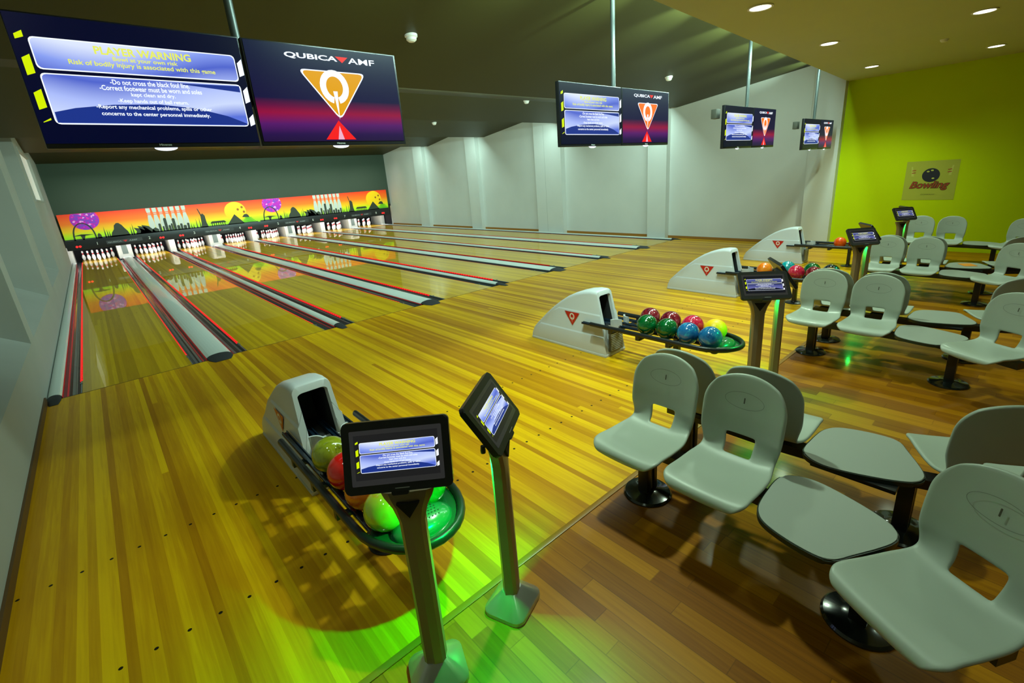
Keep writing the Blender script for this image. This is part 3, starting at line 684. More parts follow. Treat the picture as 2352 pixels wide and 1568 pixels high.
def make_hood(par):
    bm = newbm(); rings = []
    for y, H in SIDE: rings.append([bm.verts.new((x_, y, z_)) for x_, z_ in hood_section(y, H)])
    # front rim leans back toward the top
    def yf(z): return -3.985 + .165*max(0, (z-.05))/.70
    sec = hood_section(0, .745); fr_ = [bm.verts.new((x_, yf(z_)+.012*(abs(x_) > .1), z_)) for x_, z_ in sec]; rings.append(fr_)
    n = len(sec)
    for A, B in zip(rings, rings[1:]):
        for k in range(n-1):
            try: bm.faces.new((A[k], A[k+1], B[k+1], B[k]))
            except ValueError: pass
    bm.faces.new(rings[0][::-1])
    # rim in, then opening
    def opening(ins, dy, zb):
        out = []
        for x_, z_ in sec:
            xx = max(-.145+ins, min(.145-ins, x_*(1-ins/.18))); zz = zb + (z_)/.745*(.745-ins*1.25-zb)
            out.append((xx, yf(zz)+dy, zz))
        return out
    r1 = [bm.verts.new((x_*.97, yf(z_)-.006, min(z_, .737))) for x_, z_ in sec]
    o1 = [bm.verts.new(p) for p in opening(.042, -.006, .345)]; o2 = [bm.verts.new(p) for p in opening(.052, .03, .35)]; o3 = [bm.verts.new((p[0]*.9, p[1]+.42, p[2]*.97)) for p in opening(.06, 0, .35)]
    for A, B in ((fr_, r1), (r1, o1)):
        for k in range(n-1): bm.faces.new((A[k], A[k+1], B[k+1], B[k]))
    bm.faces.new((r1[0], o1[0], o1[-1], r1[-1])); bm.faces.new((fr_[0], r1[0], r1[-1], fr_[-1]))
    for k in range(n-1): bm.faces.new((o1[k], o1[k+1], o2[k+1], o2[k]))
    bm.faces.new((o1[0], o2[0], o2[-1], o1[-1]))
    hood = obj('hood', bm, M_HOOD, par, angle=.75)
    bm = newbm(); a = [bm.verts.new(v) for v in opening(.052, .031, .35)]; b = [bm.verts.new((p[0]*.95, p[1]+.40, p[2]*.93+.02)) for p in opening(.055, 0, .35)]
    for k in range(n-1): bm.faces.new((a[k], a[k+1], b[k+1], b[k]))
    bm.faces.new((a[0], b[0], b[-1], a[-1])); bm.faces.new(b)
    obj('mouth_lining', bm, M_BLACKM, hood)
    bm = newbm(); box(bm, -.115, .115, -4.006, -3.975, .055, .30, 0, .004)
    for k in range(11): box(bm, -.105, .105, -4.012, -4.004, .068+k*.021, .077+k*.021, 1)
    obj('vent_grille', bm, [mat('vent_grey', (.10,.10,.08), .5), mat('vent_slat', (.50,.50,.44), .4)], par, smooth=False)
    bm = newbm(); box(bm, -.186, .186, -3.992, -2.765, .0, .032, 0, .008); obj('plinth', bm, M_HOOD, par)
    for sgn in (-1, 1):
        bm = newbm()
        Mx = T(sgn*.1655, -3.475, .465) @ (Matrix(((0,0,-1,0),(-1,0,0,0),(0,1,0,0),(0,0,0,1))) if sgn < 0 else Matrix(((0,0,1,0),(1,0,0,0),(0,1,0,0),(0,0,0,1))))
        poly(bm, [(-.118,0),(0,-.165),(.118,0)], Mx, 0); q_letter(bm, Mx @ T(0,-.055,.0015), .042, 1)
        obj('logo_plate', bm, [M_LOGO, M_WHITE], par, smooth=False)['label'] = 'red triangular plate with a white letter Q'
def make_return():
    t_ = thing('ball_return', 'x', 'ball return', (0,0,0), 0, 'grey ball returns on the approach')
    make_hood(t_)
    RZ = .405; hw = .262
    path = [(-hw,-3.84,RZ),(-hw,-4.2,RZ),(-hw,-4.6,RZ),(-hw,-5.02,RZ)]
    for k in range(1, 16):
        a = PI + PI*k/16; path.append((hw*math.cos(a), -5.06+.36*math.sin(a), RZ))
    path += [(hw,-5.02,RZ),(hw,-4.6,RZ),(hw,-4.2,RZ),(hw,-3.84,RZ)]
    bm = newbm(); tube(bm, path, .021, 12, ry=.025); obj('bumper_rail', bm, M_BLACK, t_, angle=1.0)
    for xr in (-.19, -.05, .05, .19):
        bm = newbm(); box(bm, xr-.022, xr+.022, -5.20, -3.66, .362, .374, 0)
        for dx in (-.014, .014): tube(bm, [(xr+dx,-5.20,.380),(xr+dx,-3.66,.380)], .0065, 6)
        obj('ball_rail', bm, M_RAIL, t_)
    for yy in (-4.12, -4.47, -4.82):
        bm = newbm(); box(bm, -hw, hw, yy-.022, yy+.022, .338, .362, 0, .004)
        for s_ in (-1, 1): box(bm, s_*hw-.018, s_*hw+.018, yy-.018, yy+.018, .345, .395, 0)
        obj('cross_bar', bm, M_BLACK, t_)
    bm = newbm(); prism(bm, rrect(.075, .055, .012), 0.0, .345); bmesh.ops.transform(bm, matrix=T(0,-4.77,0), verts=bm.verts); obj('post', bm, M_BLACK, t_)
    bm = newbm(); lathe(bm, [(.125,0),(.125,.006),(.11,.014),(.05,.020),(.045,.03)], 28, (0,-4.77,0)); obj('post_base', bm, M_BLACK, t_)
    for s_ in (-1, 1):
        bm = newbm(); pts = []
        n = 8
        for k in range(n+1):
            a = PI*.5*k/n; pts.append((s_*(.135-.07*math.sin(a)), -4.03-.10*(1-math.cos(a))))
        for (xa, ya), (xb, yb) in zip(pts, pts[1:]):
            quad(bm, (xa,ya,.36), (xb,yb,.36), (xb,yb,.455), (xa,ya,.455)); quad(bm, (xa-.006*s_,ya+.012,.455), (xb-.006*s_,yb+.012,.455), (xb-.006*s_,yb+.012,.36), (xa-.006*s_,ya+.012,.36)); quad(bm, (xa,ya,.455), (xb,yb,.455), (xb-.006*s_,yb+.012,.455), (xa-.006*s_,ya+.012,.455))
        obj('ball_deflector', bm, M_HOOD, t_)
    # end tray: rim plate with a raised dome and a cup below
    bm = newbm(); n = 20; out = [(-.235,-5.05)]
    out = [( .243*math.cos(PI+PI*k/n), -5.09+.32*math.sin(PI+PI*k/n)) for k in range(n+1)]
    prism(bm, out, .372, .392, 0, bevel=.004)
    obj('end_tray', bm, M_TRAY, t_)
    bm = newbm(); N = 24; K = 7; rings = []
    for k in range(K+1):
        a = PI/2*k/K; rings.append([bm.verts.new((.165*math.cos(a)*math.cos(2*PI*j/N), -5.235+.115*math.cos(a)*math.sin(2*PI*j/N), .390+.062*math.sin(a))) for j in range(N)])
    for A, B in zip(rings[:-1], rings[1:-1]):
        for j in range(N): bm.faces.new((A[j], A[(j+1)%N], B[(j+1)%N], B[j]))
    bm.faces.new(rings[-2])
    obj('hand_dryer_dome', bm, mat('dome_green_black', (.012,.10,.055), .22, coat=.6), t_)
    bm = newbm()
    for a_ in range(9):
        for b_ in range(5):
            px_, py_ = -.07+.0175*a_+.008*(b_%2), -5.29+.020*b_
            u = (px_/.165)**2+((py_+5.235)/.115)**2
            if u < .7: lathe(bm, [(0,.0015),(.0042,.001)], 8, (px_, py_, .390+.062*math.sqrt(1-u)))
    obj('air_hole', bm, M_PITBLACK, t_, smooth=False)['kind'] = 'stuff'
    for s_ in (-1, 1):
        bm = newbm(); lathe(bm, [(0,-.062),(.03,-.058),(.052,-.035),(.062,0)], 20, (s_*.07,-5.20,.372)); obj('under_cup', bm, M_BLACK, t_)
    return t_
RET = [(1.381,0,1.0,1.0),(4.596,-.01,.975,1),(7.732,-.045,.965,1),(10.708,.028,.92,1)]
RLAB = ['nearest grey ball return, its black mouth facing the camera','grey ball return holding eight speckled balls in two rows','grey ball return behind the second console pair, third from the left','farthest grey ball return, by the white and lime walls']
ret0 = make_return(); ret0['label'] = RLAB[0]
def place_ret(o, i):
    x, dy, s, _ = RET[i]; o.scale = (s, s, s); o.location = (x, -4.0*(1-s)+dy, 0)
place_ret(ret0, 0)
for i in (1, 2, 3): place_ret(dup(ret0, label=RLAB[i]), i)

# ------------------------------------------------------------------ bowling balls
def ball_mat(name, c1, c2=None, c3=None, scale=6, rough=.12):
    if name in MATS: return MATS[name]
    m = mat(name, c1, rough, coat=.8)
    t = NT(m); tc = t.n('ShaderNodeTexCoord'); nz = t.n('ShaderNodeTexNoise'); nz.inputs['Scale'].default_value = scale; nz.inputs['Detail'].default_value = 5; nz.inputs['Distortion'].default_value = 2.2
    t.l(tc.outputs['Object'], nz.inputs[0]); c2 = c2 or c1; c3 = c3 or c1
    t.l(t.ramp(nz.outputs[0], [(.30,c3),(.48,c1),(.56,c1),(.70,c2)]), t.b.inputs['Base Color']); return m
M_HOLE = M_PITBLACK
def ball_mesh():
    bm = newbm(); R = .1085
    bmesh.ops.create_uvsphere(bm, u_segments=40, v_segments=24, radius=R)
    for f_ in bm.faces: f_.material_index = 0
    for (a, b, r) in ((.22, .05, .013), (-.02, .16, .0125), (-.02, -.10, .0125)):
        d = Vector((math.sin(a)*math.cos(b), math.sin(b), math.cos(a)*math.cos(b))).normalized(); q = d.to_track_quat('Z', 'Y')
        ctr = d*(R+.0004); vs = [bm.verts.new(ctr*.999 + q @ Vector((r*math.cos(2*PI*k/14), r*math.sin(2*PI*k/14), -.0004))) for k in range(14)]
        bm.faces.new(vs).material_index = 1
    me = bpy.data.meshes.new('bowling_ball'); bm.to_mesh(me); bm.free(); me.polygons.foreach_set('use_smooth', [True]*len(me.polygons)); return me
BM0 = ball_mesh()
def ball(ri_, side, y, m, rot, label, r=1.0):
    x0, dy, s, _ = RET[ri_]; me = BM0.copy(); me.materials.clear(); me.materials.append(m); me.materials.append(M_HOLE)
    o = bpy.data.objects.new('bowling_ball', me); COL.objects.link(o)
    xr = {'l': -.12, 'r': .12}[side]
    zc = .3865+math.sqrt(.1085**2-.056**2)*1.0
    o.location = (x0+xr*s, -4.0*(1-s)+dy+y*s, zc*s+.0); o.scale = (s*r,)*3; o.rotation_euler = rot
    tag(o, label, 'bowling ball', 'bowling balls on the ball returns')
g_ = ball_mat('ball_green', (.0,.10,.02), (.0,.20,.05), (.01,.03,.0)); mar = ball_mat('ball_maroon', (.20,.01,.02), (.45,.10,.12), (.06,.0,.01), 9)
pk = ball_mat('ball_pink', (.60,.015,.06), (.8,.15,.2), (.3,.0,.02), 8); bl_ = ball_mat('ball_blue', (.01,.13,.36), (.03,.35,.50), (.0,.05,.20), 7)
yl = ball_mat('ball_yellow', (.72,.75,.01), (.8,.85,.05), (.55,.6,.0)); ol = ball_mat('ball_olive', (.30,.34,.015), (.46,.50,.05), (.10,.12,.0), 7)
rd = ball_mat('ball_red', (.80,.012,.008), (.85,.03,.02), (.7,.0,.0)); og = ball_mat('ball_orange', (.85,.20,.01), (.85,.35,.02), (.8,.10,.0), 5); og2 = ball_mat('ball_scarlet', (.9,.10,.005), (.9,.16,.01), (.85,.06,.0))
lm = ball_mat('ball_lime', (.50,.65,.03), (.70,.45,.03), (.35,.6,.02), 5); tl = ball_mat('ball_teal', (.0,.28,.32), (.1,.5,.5), (.0,.1,.15), 8); nv = ball_mat('ball_black', (.01,.012,.02), (.03,.04,.06), (.0,.0,.0)); plm = ball_mat('ball_plum', (.10,.02,.03), (.2,.05,.06), (.03,.0,.01), 8)
gm = ball_mat('ball_bright_green', (.02,.30,.03), (.05,.45,.08), (.0,.15,.01))  # bright green marbled ball
ball(0,'l',-4.395,ol,(-.3,.1,.3),'olive green marbled bowling ball, first below the mouth of the nearest return')
ball(0,'l',-4.64,rd,(2,.4,0),'plain red bowling ball half hidden by the nearest console screen')
ball(0,'l',-4.885,og,(2,1,0),'orange bowling ball just under the nearest console screen')
ball(0,'l',-5.115,lm,(2.4,0,1),'lime and orange bowling ball beside the nearest console post')
ball(0,'r',-5.095,gm,(2,0,2),'green bowling ball behind the nearest console post, next to the end tray')
ball(1,'l',-4.49,g_,(2,0,0),'dark green bowling ball, frontmost and leftmost of the middle return')
ball(1,'l',-4.725,g_,(2,1,1),'dark green bowling ball between its green twin and the blue ones')
ball(1,'l',-4.955,bl_,(2,0,2),'blue bowling ball touching the dark green one')
ball(1,'l',-5.18,bl_,(2,2,2),'blue and turquoise bowling ball next to the end tray of the middle return')
ball(1,'r',-4.37,mar,(2,0,3),'dark red speckled bowling ball, closest to the hood in the rear row')
ball(1,'r',-4.62,mar,(2,1,3),'dark red speckled bowling ball behind the two green ones, second in the rear row')
ball(1,'r',-4.87,pk,(2,1,1),'bright pinkish red bowling ball behind the blue one')
ball(1,'r',-5.11,yl,(-.5,.1,-.5),'bright yellow bowling ball with dark finger holes in the rear row')
ball(2,'l',-4.36,og,(2,0,0),'orange bowling ball nearest the hood of the third return')
ball(2,'l',-4.80,pk,(2,0,1),'small visible red bowling ball above the second console screens')
ball(2,'r',-4.60,tl,(2,0,1),'teal bowling ball behind the tilted rear screen of the second console pair')
ball(2,'l',-5.03,mar,(2,0,2),'dark red bowling ball in front of the green one on the third return')
ball(2,'r',-4.93,g_,(2,0,2),'green bowling ball in the rear row of the third return')
ball(2,'r',-5.17,nv,(2,0,2),'black bowling ball behind the orange one on the third return')
ball(2,'l',-5.22,og,(2,0,3),'orange bowling ball peeking out above the backrest of a grey chair')
ball(3,'l',-4.62,og2,(2,0,1),'bright orange bowling ball on the farthest return')
ball(3,'l',-4.87,plm,(2,0,1),'dark plum bowling ball beside the bright orange one on the farthest return')

# ------------------------------------------------------------------ scoring consoles
def make_console_base(t_, foot_yaw):
    # foot: low pyramid plate
    bm = newbm(); o = rrect(.235, .215, .045, 4); i_ = rrect(.085, .075, .02, 4)
    A = [bm.verts.new((x, y, 0)) for x, y in o]; B = [bm.verts.new((x, y, .022)) for x, y in o]; Cc = [bm.verts.new((x*.96, y*.96, .030)) for x, y in o]; D = [bm.verts.new((x, y, .098)) for x, y in i_]; n = len(o)
    for P_, Q in ((A, B), (B, Cc), (Cc, D)):
        for k in range(n): bm.faces.new((P_[k], P_[(k+1)%n], Q[(k+1)%n], Q[k]))
    bm.faces.new(A[::-1]); bm.faces.new(D)
    f_ = obj('foot', bm, mat('satin_aluminium', (.48,.50,.46), .28, metal=.75), t_, rotz=foot_yaw, angle=.5)
    return f_
def make_console(label, yaw, tilt, h_mid, off, group, near=True):
    t_ = thing('scoring_console', label, 'scoring console', (0,0,0), 0, group)
    make_console_base(t_, yaw*.55)
    # post: five-sided column, flaring to a yoke
    bm = newbm(); rings = []
    secs = [(.085,.045,.056),(.45,.046,.055),(.74,.047,.054),(.80,.048,.053),(.86,.064,.050),(.905,.088,.046),(.93,.098,.036)]
    for z, hx, hy in secs:
        pts = [(-hx,-hy*.35),(-hx*.72,-hy*.62),(0,-hy*.72),(hx*.72,-hy*.62),(hx,-hy*.35),(hx,hy*.35),(hx*.5,hy*.62),(-hx*.5,hy*.62),(-hx,hy*.35)]
        rings.append([bm.verts.new((x, y, z)) for x, y in pts])
    n = 9
    for A, B in zip(rings, rings[1:]):
        for k in range(n): bm.faces.new((A[k], A[(k+1)%n], B[(k+1)%n], B[k]))
    bm.faces.new(rings[0][::-1]); bm.faces.new(rings[-1])
    obj('post', bm, M_STEEL, t_, rotz=yaw, angle=.3)
    bm = newbm(); poly(bm, [(-.040,.895),(.040,.895),(0,.835)][::-1], Matrix.Rotation(0,4,'Z') @ T(0,-.0445,0) @ MS, 0)
    f0 = [(-.042,.895),(0,.832),(.042,.895)]; bm2 = newbm()
    a = [bm2.verts.new((x, -.046, z)) for x, z in f0]; b = [bm2.verts.new((x, -.028, z)) for x, z in f0]; bm2.faces.new(a); bm2.faces.new(b[::-1])
    for k in range(3): bm2.faces.new((a[k], a[(k+1)%3], b[(k+1)%3], b[k]))
    bm.free(); obj('triangle_inset', bm2, M_PITBLACK, t_, rotz=yaw, smooth=False)
    # screen housing
    Mh = T(off[0], off[1], h_mid) @ Matrix.Rotation(yaw, 4, 'Z') @ Matrix.Rotation(-tilt, 4, 'X')
    hw, hh = .371, .248
    bm = newbm(); prism(bm, rrect(hw, hh, .018, 5), -.0, .026, bevel=.004)
    bmesh.ops.transform(bm, matrix=MS @ T(0,0,-.026), verts=bm.verts)
    prism_n = newbm(); prism(prism_n, rrect(.06, .02, .008, 3, 0, -hh/2-.004), -.022, -.004); bmesh.ops.transform(prism_n, matrix=MS, verts=prism_n.verts)
    me_ = bpy.data.meshes.new('x'); prism_n.to_mesh(me_); prism_n.free(); bm.from_mesh(me_); bpy.data.meshes.remove(me_)
    hs = obj('screen_housing', bm, M_BLACK, t_, angle=.6); hs.matrix_local = Mh
    bm = newbm(); poly(bm, rrect(.318, .190, .004, 2), T(0,-.0006,0) @ MS, 0); g = obj('screen_glass', bm, M_SCRBORDER, hs, smooth=False)
    b = warning_picture(.56); s_ = .292
    bmesh.ops.transform(b, matrix=T(0,-.0010,0) @ Matrix.Diagonal((s_, s_*.35, s_, 1)), verts=b.verts); obj('screen_picture', b, PIX_C if near else PIX_D, hs, smooth=False)
    bm = newbm(); poly(bm, rrect(.05, .003, .001, 2, .01, -hh/2+.012), T(0,-.0008,0) @ MS, 0); obj('maker_mark', bm, mat('mark_grey', (.3,.3,.3), .4), hs, smooth=False)
    bm = newbm(); box(bm, -.06, .06, .024, .05, -.09, .05, 0, .006); obj('rear_bracket', bm, M_BLACKM, hs)
    return t_
CONS = [((1.155,-5.652),-.665,.337,1.108,1.0,'console with a black touch screen at the bottom centre, nearest the camera'),((1.604,-5.625),.629,.588,1.063,1.0,'console with a steeply tilted screen turned away, right of the nearest console'),
        ((4.375,-5.60),-.885,.763,1.052,1.0,'console showing the warning screen, in front of the second row of chairs'),((4.83,-5.60),.63,.59,1.063,1.0,'green-lit console just behind the second screen, its own screen seen edge on'),
        ((7.62,-5.50),-.737,.645,1.05,.95,'third console from the front on the right, screen facing left'),((8.05,-5.50),.63,.59,1.06,.95,'console whose dark screen rises behind the third one'),
        ((10.42,-5.41),-.70,.6,1.075,.92,'farthest console, small dark screen against the lime wall'),((10.82,-5.41),.63,.59,1.06,.92,'hidden console right behind the farthest screen')]
for k, ((x, y), yaw, tilt, hm, s, lab) in enumerate(CONS):
    c = make_console(lab, yaw, tilt, hm, (-.010-.030*(k%2==0), -.045 if k%2==0 else -.012), 'scoring consoles by the ball returns', k < 2); c.location = (x, y, 0); c.scale = (s, s, s)
    if k % 2 == 0:
        pass
    else:
        # small green lamp on the inner face of the right hand post, shining down between the posts
        lx, ly, lz = x-.066*s, y+.020, .885*s
        g = thing('green_spotlight', f'small green lamp on the right post of the {["nearest","second","third","farthest"][k//2]} console pair', 'lamp', (lx, ly, lz), 0, 'green lamps on the consoles')
        b = newbm(); lathe(b, [(0,.022),(.009,.022),(.012,.0),(.011,-.012)], 16); obj('lamp_body', b, M_BLACK, g)
        b = newbm(); tube(b, [(0,0,.015),(.028*s,-.012,.015)], .005, 8); obj('bracket', b, M_BLACK, g)
        b = newbm(); lathe(b, [(0,-.0125),(.010,-.0125)], 16); obj('lamp_lens', b, M_GREENLED, g)
        light('green_beam', 'SPOT', (lx, ly, lz-.02), P_GREEN*(1 if k == 1 else .4), (.0, 1, .10), (lx-.22, ly-.02, 0), spot_size=2.15, spot_blend=.75, shadow_soft_size=.012)

# ------------------------------------------------------------------ moulded chairs
def chair_parts():
    """shell faces -x; origin on floor below the hinge of the backrest; built as one smooth skin, split in seat and backrest"""
    prof_ = []      # (x, z) along the centre line from the front lip to the top
    ctrl = [(-.435,.385),(-.445,.412),(-.425,.430),(-.36,.434),(-.26,.424),(-.15,.420),(-.07,.426),(-.02,.455),(.010,.51),(.022,.58),(.034,.66),(.050,.74),(.066,.82),(.078,.875),(.084,.895)]
    def catmull(P, n):
        out = []
        for i in range(len(P)-1):
            p0, p1, p2, p3 = P[max(i-1,0)], P[i], P[i+1], P[min(i+2,len(P)-1)]
            for k in range(n):
                u = k/n; out.append(tuple(.5*((2*p1[j])+(-p0[j]+p2[j])*u+(2*p0[j]-5*p1[j]+4*p2[j]-p3[j])*u*u+(-p0[j]+3*p1[j]-3*p2[j]+p3[j])*u**3) for j in (0,1)))
        out.append(P[-1]); return out
    pr2 = catmull(ctrl, 4); L = [0]
    for a, b in zip(pr2, pr2[1:]): L.append(L[-1]+math.hypot(b[0]-a[0], b[1]-a[1]))
    tot = L[-1]; NS, NU = 46, 22
    def at(s):
        if s < 0: s = 0
        for i in range(len(L)-1):
            if L[i+1] >= s: u = (s-L[i])/max(1e-9, L[i+1]-L[i]); return (pr2[i][0]*(1-u)+pr2[i+1][0]*u, pr2[i][1]*(1-u)+pr2[i+1][1]*u)
        return pr2[-1]
    sh = next(L[i] for i, p in enumerate(pr2) if p[1] > .455 and p[0] > -.05)          # arc length at the hinge
    DT, DF, KT, KF = .185, .10, .46, .42
    bm = newbm(); grid = []
    for i in range(NS+1):
        s0 = tot*i/NS; row = []
        for j in range(NU+1):
            u = -1+2*j/NU; s = s0; W_ = .222; uu = u
            if tot-s0 < DT:
                b_ = 1-(tot-s0)/DT; uu = u*math.sqrt(1-b_*b_*KT); s = tot-DT*(1-b_*math.sqrt(1-u*u*KT))
            elif s0 < DF:
                b_ = 1-s0/DF; uu = u*math.sqrt(1-b_*b_*KF); s = DF*(1-b_*math.sqrt(1-u*u*KF))
            W_ -= .022*math.exp(-((s-(sh-.01))/.085)**2)
            x, z = at(s); y = W_*uu; au = abs(uu)
            if s < sh: dx, dz = 0, .016*au**2.4*min(1, s/.12)*min(1, (sh-s)/.10+.3)-.014*max(0, 1-s/.07)*au**3
            else: dx, dz = -.030*au**2.2*min(1, (s-sh)/.1), 0
            row.append(bm.verts.new((x+dx, y, z+dz)))
        grid.append(row)
    hi0, hi1 = int(round((sh-.030)/tot*NS)), int(round((sh+.100)/tot*NS)); hj = 4
    for i in range(NS):
        for j in range(NU):
            if not (hi0 <= i < hi1 and NU//2-hj <= j < NU//2+hj): bm.faces.new((grid[i][j], grid[i+1][j], grid[i+1][j+1], grid[i][j+1]))
    me = bpy.data.meshes.new('shell'); bm.to_mesh(me); bm.free()
    o = bpy.data.objects.new('shell', me); COL.objects.link(o)
    md = o.modifiers.new('t', 'SOLIDIFY'); md.thickness = .020; md.offset = 0
    md = o.modifiers.new('b', 'SUBSURF'); md.levels = 1
    bpy.context.view_layer.update()
    ev = bpy.data.meshes.new_from_object(o.evaluated_get(bpy.context.evaluated_depsgraph_get())); bpy.data.objects.remove(o)
    V = [v.co.copy() for v in ev.vertices]; ev.polygons.foreach_set('use_smooth', [True]*len(ev.polygons)); N = [v.normal.copy() for v in ev.vertices]
    res = []
    for part in (0, 1):
        idx = {}; vs = []; fs = []
        for p in ev.polygons:
            c = p.center; isback = c.z > .458 or c.x > -.012
            if int(isback) != part: continue
            f_ = []
            for i in p.vertices:
                if i not in idx: idx[i] = len(vs); vs.append(i)
                f_.append(idx[i])
            fs.append(f_)
        m_ = bpy.data.meshes.new('seat' if part == 0 else 'backrest'); m_.from_pydata([V[i] for i in vs], [], fs); m_.polygons.foreach_set('use_smooth', [True]*len(m_.polygons))
        m_.normals_split_custom_set_from_vertices([N[i] for i in vs]); m_.materials.append(M_CHAIR); res.append(m_)
    return res
SEAT_ME, BACK_ME = chair_parts()
def make_chair(label, group):
    t_ = thing('lounge_chair', label, 'chair', (0,0,0), 0, group)
    for nm, me in (('seat', SEAT_ME), ('backrest', BACK_ME)):
        o = bpy.data.objects.new(nm, me); COL.objects.link(o); o.parent = t_
    # pressed oval and small slot on the front of the back
    tilt = math.atan2(.016, .08)
    Mb = T(.0445, 0, .755) @ Matrix.Rotation(tilt, 4, 'Y') @ Matrix(((0,0,-1,0),(-1,0,0,0),(0,1,0,0),(0,0,0,1)))
    bm = newbm(); n = 40
    for k in range(n):
        a, b = 2*PI*k/n, 2*PI*(k+1)/n
        fz = lambda c_: .0095+.030*abs(c_/.218)**2.2*0
        poly(bm, [(.105*math.cos(a),.047*math.sin(a)),(.105*math.cos(b),.047*math.sin(b)),(.1025*math.cos(b),.0445*math.sin(b)),(.1025*math.cos(a),.0445*math.sin(a))], Mb @ T(0,0,.0118), 0)
    # follow the wrap of the back
    for v in bm.verts: v.co.x -= .030*abs(v.co.y/.218)**2.2
    o = obj('pressed_oval', bm, mat('seat_groove', (.20,.22,.19), .6), t_, smooth=False)
    bm = newbm(); poly(bm, rrect(.0065, .032, .002, 2), Mb @ T(0,.0,.0122), 0); obj('maker_mark', bm, mat('slot_dark', (.06,.055,.04), .5), t_, smooth=False)
    bm = newbm(); box(bm, -.34, -.06, -.10, .10, .375, .408, 0, .006); obj('seat_bracket', bm, M_BLACK, t_)
    return t_
chair0 = make_chair('x', 'moulded grey chairs on the benches'); chair_used = []
def chair(loc, rz, s, label):
    if not chair_used: c = chair0; chair_used.append(1); c.location = loc; c.rotation_euler = (0,0,rz); c.scale = (s,)*3; c['label'] = label; return c
    return dup(chair0, loc, rz, label, scale=s)

# side table between the seats: outline in bench coordinates (x toward the back, y along the bench)
TAB = [(2.525,-6.378),(2.60,-6.362),(2.80,-6.352),(2.875,-6.368),(2.925,-6.43),(2.938,-6.52),(2.90,-6.66),(2.845,-6.80),(2.79,-6.875),(2.715,-6.888),(2.62,-6.845),(2.50,-6.775),(2.425,-6.735),(2.398,-6.69),(2.402,-6.60),(2.425,-6.50),(2.46,-6.42)]
def smooth_loop(P, it=2):
    for _ in range(it):
        Q = []
        for a, b in zip(P, P[1:]+P[:1]): Q += [(a[0]*.75+b[0]*.25, a[1]*.75+b[1]*.25), (a[0]*.25+b[0]*.75, a[1]*.25+b[1]*.75)]
        P = Q
    return P
def make_table(label):
    t_ = thing('side_table', label, 'side table', (2.998,-6,0), 0, 'grey side tables on the benches')
    P = smooth_loop([(a-2.998, b+6) for a, b in TAB]); P = P[::-1] if sum((b[0]-a[0])*(b[1]+a[1]) for a, b in zip(P, P[1:]+P[:1])) > 0 else P
    cx = sum(p[0] for p in P)/len(P); cy = sum(p[1] for p in P)/len(P)
    P2 = [(cx+(a-cx)*.975, cy+(b-cy)*.975) for a, b in P]
    bm = newbm(); prism(bm, P, .392, .416, 0, bevel=.006); obj('table_edge', bm, mat('edge_green_black', (.012,.022,.016), .3), t_)
    bm = newbm(); prism(bm, P2, .412, .420, 0, bevel=.002); obj('tabletop', bm, M_TABLE, t_)
    return t_
def make_bench(label):
    t_ = thing('bench_frame', label, 'bench frame', (2.998,-6,0), 0, 'black bench frames under the chairs')
    X = lambda x: x-2.998; Yy = lambda y: y+6
    bm = newbm(); pts = [(2.74,-5.47,.345),(2.74,-6.20,.345),(2.70,-6.62,.345),(2.60,-6.95,.345),(2.44,-7.24,.345)]
    L_ = []
    for (x, y, z) in pts: L_.append(Vector((X(x), Yy(y), z)))
    rings = []
    for i, p in enumerate(L_):
        d = (L_[min(i+1,len(L_)-1)]-L_[max(i-1,0)]).normalized(); s_ = d.cross(Vector((0,0,1)))
        rings.append([bm.verts.new(p+s_*a+Vector((0,0,b))) for a, b in ((-.045,-.028),(.045,-.028),(.045,.028),(-.045,.028))])
    for A, B in zip(rings, rings[1:]):
        for k in range(4): bm.faces.new((A[k], A[(k+1)%4], B[(k+1)%4], B[k]))
    bm.faces.new(rings[0][::-1]); bm.faces.new(rings[-1])
    box(bm, X(2.50), X(2.90), Yy(-6.80), Yy(-6.42), .370, .392, 0, .004)
    obj('beam', bm, M_BLACK, t_, angle=.4)
    for px_, py_ in ((2.757,-5.632),(2.628,-6.815)):
        bm = newbm(); lathe(bm, [(.150,0),(.150,.008),(.140,.018),(.075,.028),(.062,.034),(0,.034)], 36, (X(px_), Yy(py_), 0))
        pd = obj('pedestal_base', bm, mat('gloss_black', (.010,.014,.013), .16, coat=.8), t_)
        bm = newbm()
        box(bm, X(px_)-.055, X(px_)-.012, Yy(py_)-.035, Yy(py_)+.035, .03, .32, 0, .004); box(bm, X(px_)+.020, X(px_)+.055, Yy(py_)-.035, Yy(py_)+.035, .03, .32, 0, .004); obj('pedestal_column', bm, M_BLACK, t_)
        bm = newbm(); box(bm, X(px_)-.012, X(px_)+.020, Yy(py_)-.022, Yy(py_)+.022, .03, .32); obj('column_core', bm, mat('core_grey', (.35,.35,.28), .4), t_, smooth=False)
    return t_
BG = [(0.0,0.0,1.0),(3.114,.061,.955),(6.129,.148,.90),(8.919,.216,.895)]
table0 = make_table('x'); bench0 = make_bench('x'); used = set()
def tp(row, x, y):
    """point of the first bench group -> bench group row"""
    dx, dy, s = BG[row]; return (2.998+dx+(x-2.998)*s, -6+dy+(y+6)*s)
def mirror_x(x): return 2*3.013-x
ROWN = ['nearest','second','third','farthest']
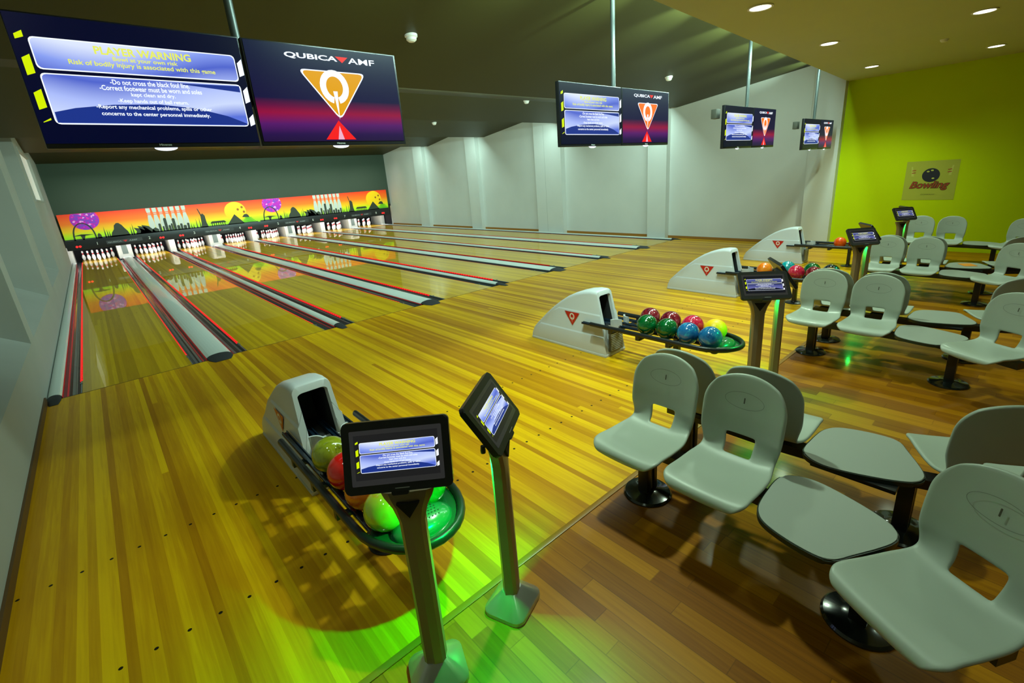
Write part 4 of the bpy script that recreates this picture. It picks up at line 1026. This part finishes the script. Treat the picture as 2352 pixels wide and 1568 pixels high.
for row in range(4):
    dx, dy, s = BG[row]
    for side in (0, 1):
        if row == 3 and side == 1: continue
        # chairs: hinge points
        CH = [(2.885,-5.650,PI*0), (2.872,-6.135,0.0), (2.605,-7.125,-.52)]
        for ci, (x, y, rz) in enumerate(CH):
            if side: xx, yy, r_ = mirror_x(x), y, PI-rz
            else: xx, yy, r_ = x, y, rz
            px_, py_ = tp(row, xx, yy)
            wh = ['nearest the lanes','beside the table','past the table'][ci]
            rown = ['front bench, nearest group','front bench, second group','front bench, third group','bench against the lime wall'][row] if side == 0 else ['back to back rear bench, nearest group','back to back rear bench, second group','back to back rear bench, third group'][row]
            chair((px_, py_, 0), r_, s, f'grey moulded chair {wh}, {rown}')
        tl_ = ['grey trapezoid side table in the foreground between two chairs','grey side table of the nearest rear bench, behind the foreground table','grey side table on the front bench of the second group','grey side table on the rear bench of the second group','grey side table on the front bench of the third group','grey side table of the third group with an orange sheet on it','grey side table by the lime wall'][row*2+side if row < 3 else 6]
        bl2 = ['black beam and two round feet under the foreground chairs','black beam and feet under the nearest rear bench','black beam and feet under the front bench of the second group','black beam and feet under the rear bench of the second group','black beam and feet under the front bench of the third group','black beam and feet under the rear bench of the third group','black beam and feet of the bench by the lime wall'][row*2+side if row < 3 else 6]
        for proto_, lab in ((table0, tl_), (bench0, bl2)):
            o = proto_ if (row == 0 and side == 0) else dup(proto_)
            o['label'] = lab
            xx = 2.998 if side == 0 else mirror_x(2.998)
            px_, py_ = tp(row, xx, -6); o.location = (px_, py_, 0); o.scale = (s*(-1 if side else 1), s, s)
px_, py_ = tp(2, mirror_x(2.62), -6.60)
bm = newbm(); prism(bm, rrect(.20, .15, .012, 3), 0, .003); tag(obj('paper_menu', bm, M_ORANGEPAPER, loc=(px_, py_, .421*.90), rotz=.5), 'orange sheet of paper lying on a side table of the third group', 'paper')

# ------------------------------------------------------------------ poster on the lime wall
po = thing('wall_poster', 'faded square bowling poster with a black ball on the lime wall', 'poster', (WALL_R-.002, -5.33, 1.365))
MW = Matrix(((0,0,-1,0),(-1,0,0,0),(0,1,0,0),(0,0,0,1)))
bm = newbm(); poly(bm, [(-.40,-.37),(.40,-.37),(.40,.37),(-.40,.37)], T(-.001,0,0) @ MW, 0); obj('sheet', bm, mat('poster_sheet', (.40,.42,.04), .6), po, smooth=False)
bm = newbm(); M1 = T(-.003,0,0) @ MW; M2 = T(-.005,0,0) @ MW
disc(bm, .0, .10, .135, .13, M1, 0)
for hx, hy in ((-.05,.17),(.01,.19),(.04,.04)): disc(bm, hx, hy, .022, .014, M2, 1, n=12)
for sx_ in (-1, 1):
    for k in range(2): poly(bm, [(sx_*.27-.03,.14+.045*k),(sx_*.27+.03,.15+.045*k),(sx_*.27+.03,.165+.045*k),(sx_*.27-.03,.155+.045*k)], M1, 3)
    poly(bm, [(sx_*.28-.02,.09),(sx_*.28+.02,.09),(sx_*.31+.012,.27),(sx_*.31-.012,.27)], T(.001,0,0) @ M1, 1)
obj('ball_print', bm, [mat('poster_black', (.012,.015,.03), .5), mat('poster_pale', (.50,.52,.10), .5), M_RED, mat('poster_red', (.38,.05,.02), .5)], po, smooth=False)
bm = newbm(); put_text(bm, 'Bowling', M2 @ T(0,-.10,-.001), width=.62, height=.18, mi=1, bold=.05, shear=.35); put_text(bm, 'Bowling', T(-.002,0,0) @ M2 @ T(0,-.10,0), width=.60, height=.165, mi=0, bold=.0, shear=.35)
put_text(bm, 'COMPANY', M2 @ T(0,-.265,0), width=.22, height=.022, mi=2)
obj('lettering', bm, [mat('poster_red', (.38,.05,.02), .5), mat('poster_dark', (.10,.05,.01), .5), mat('poster_olive', (.16,.17,.02), .5)], po, smooth=False)
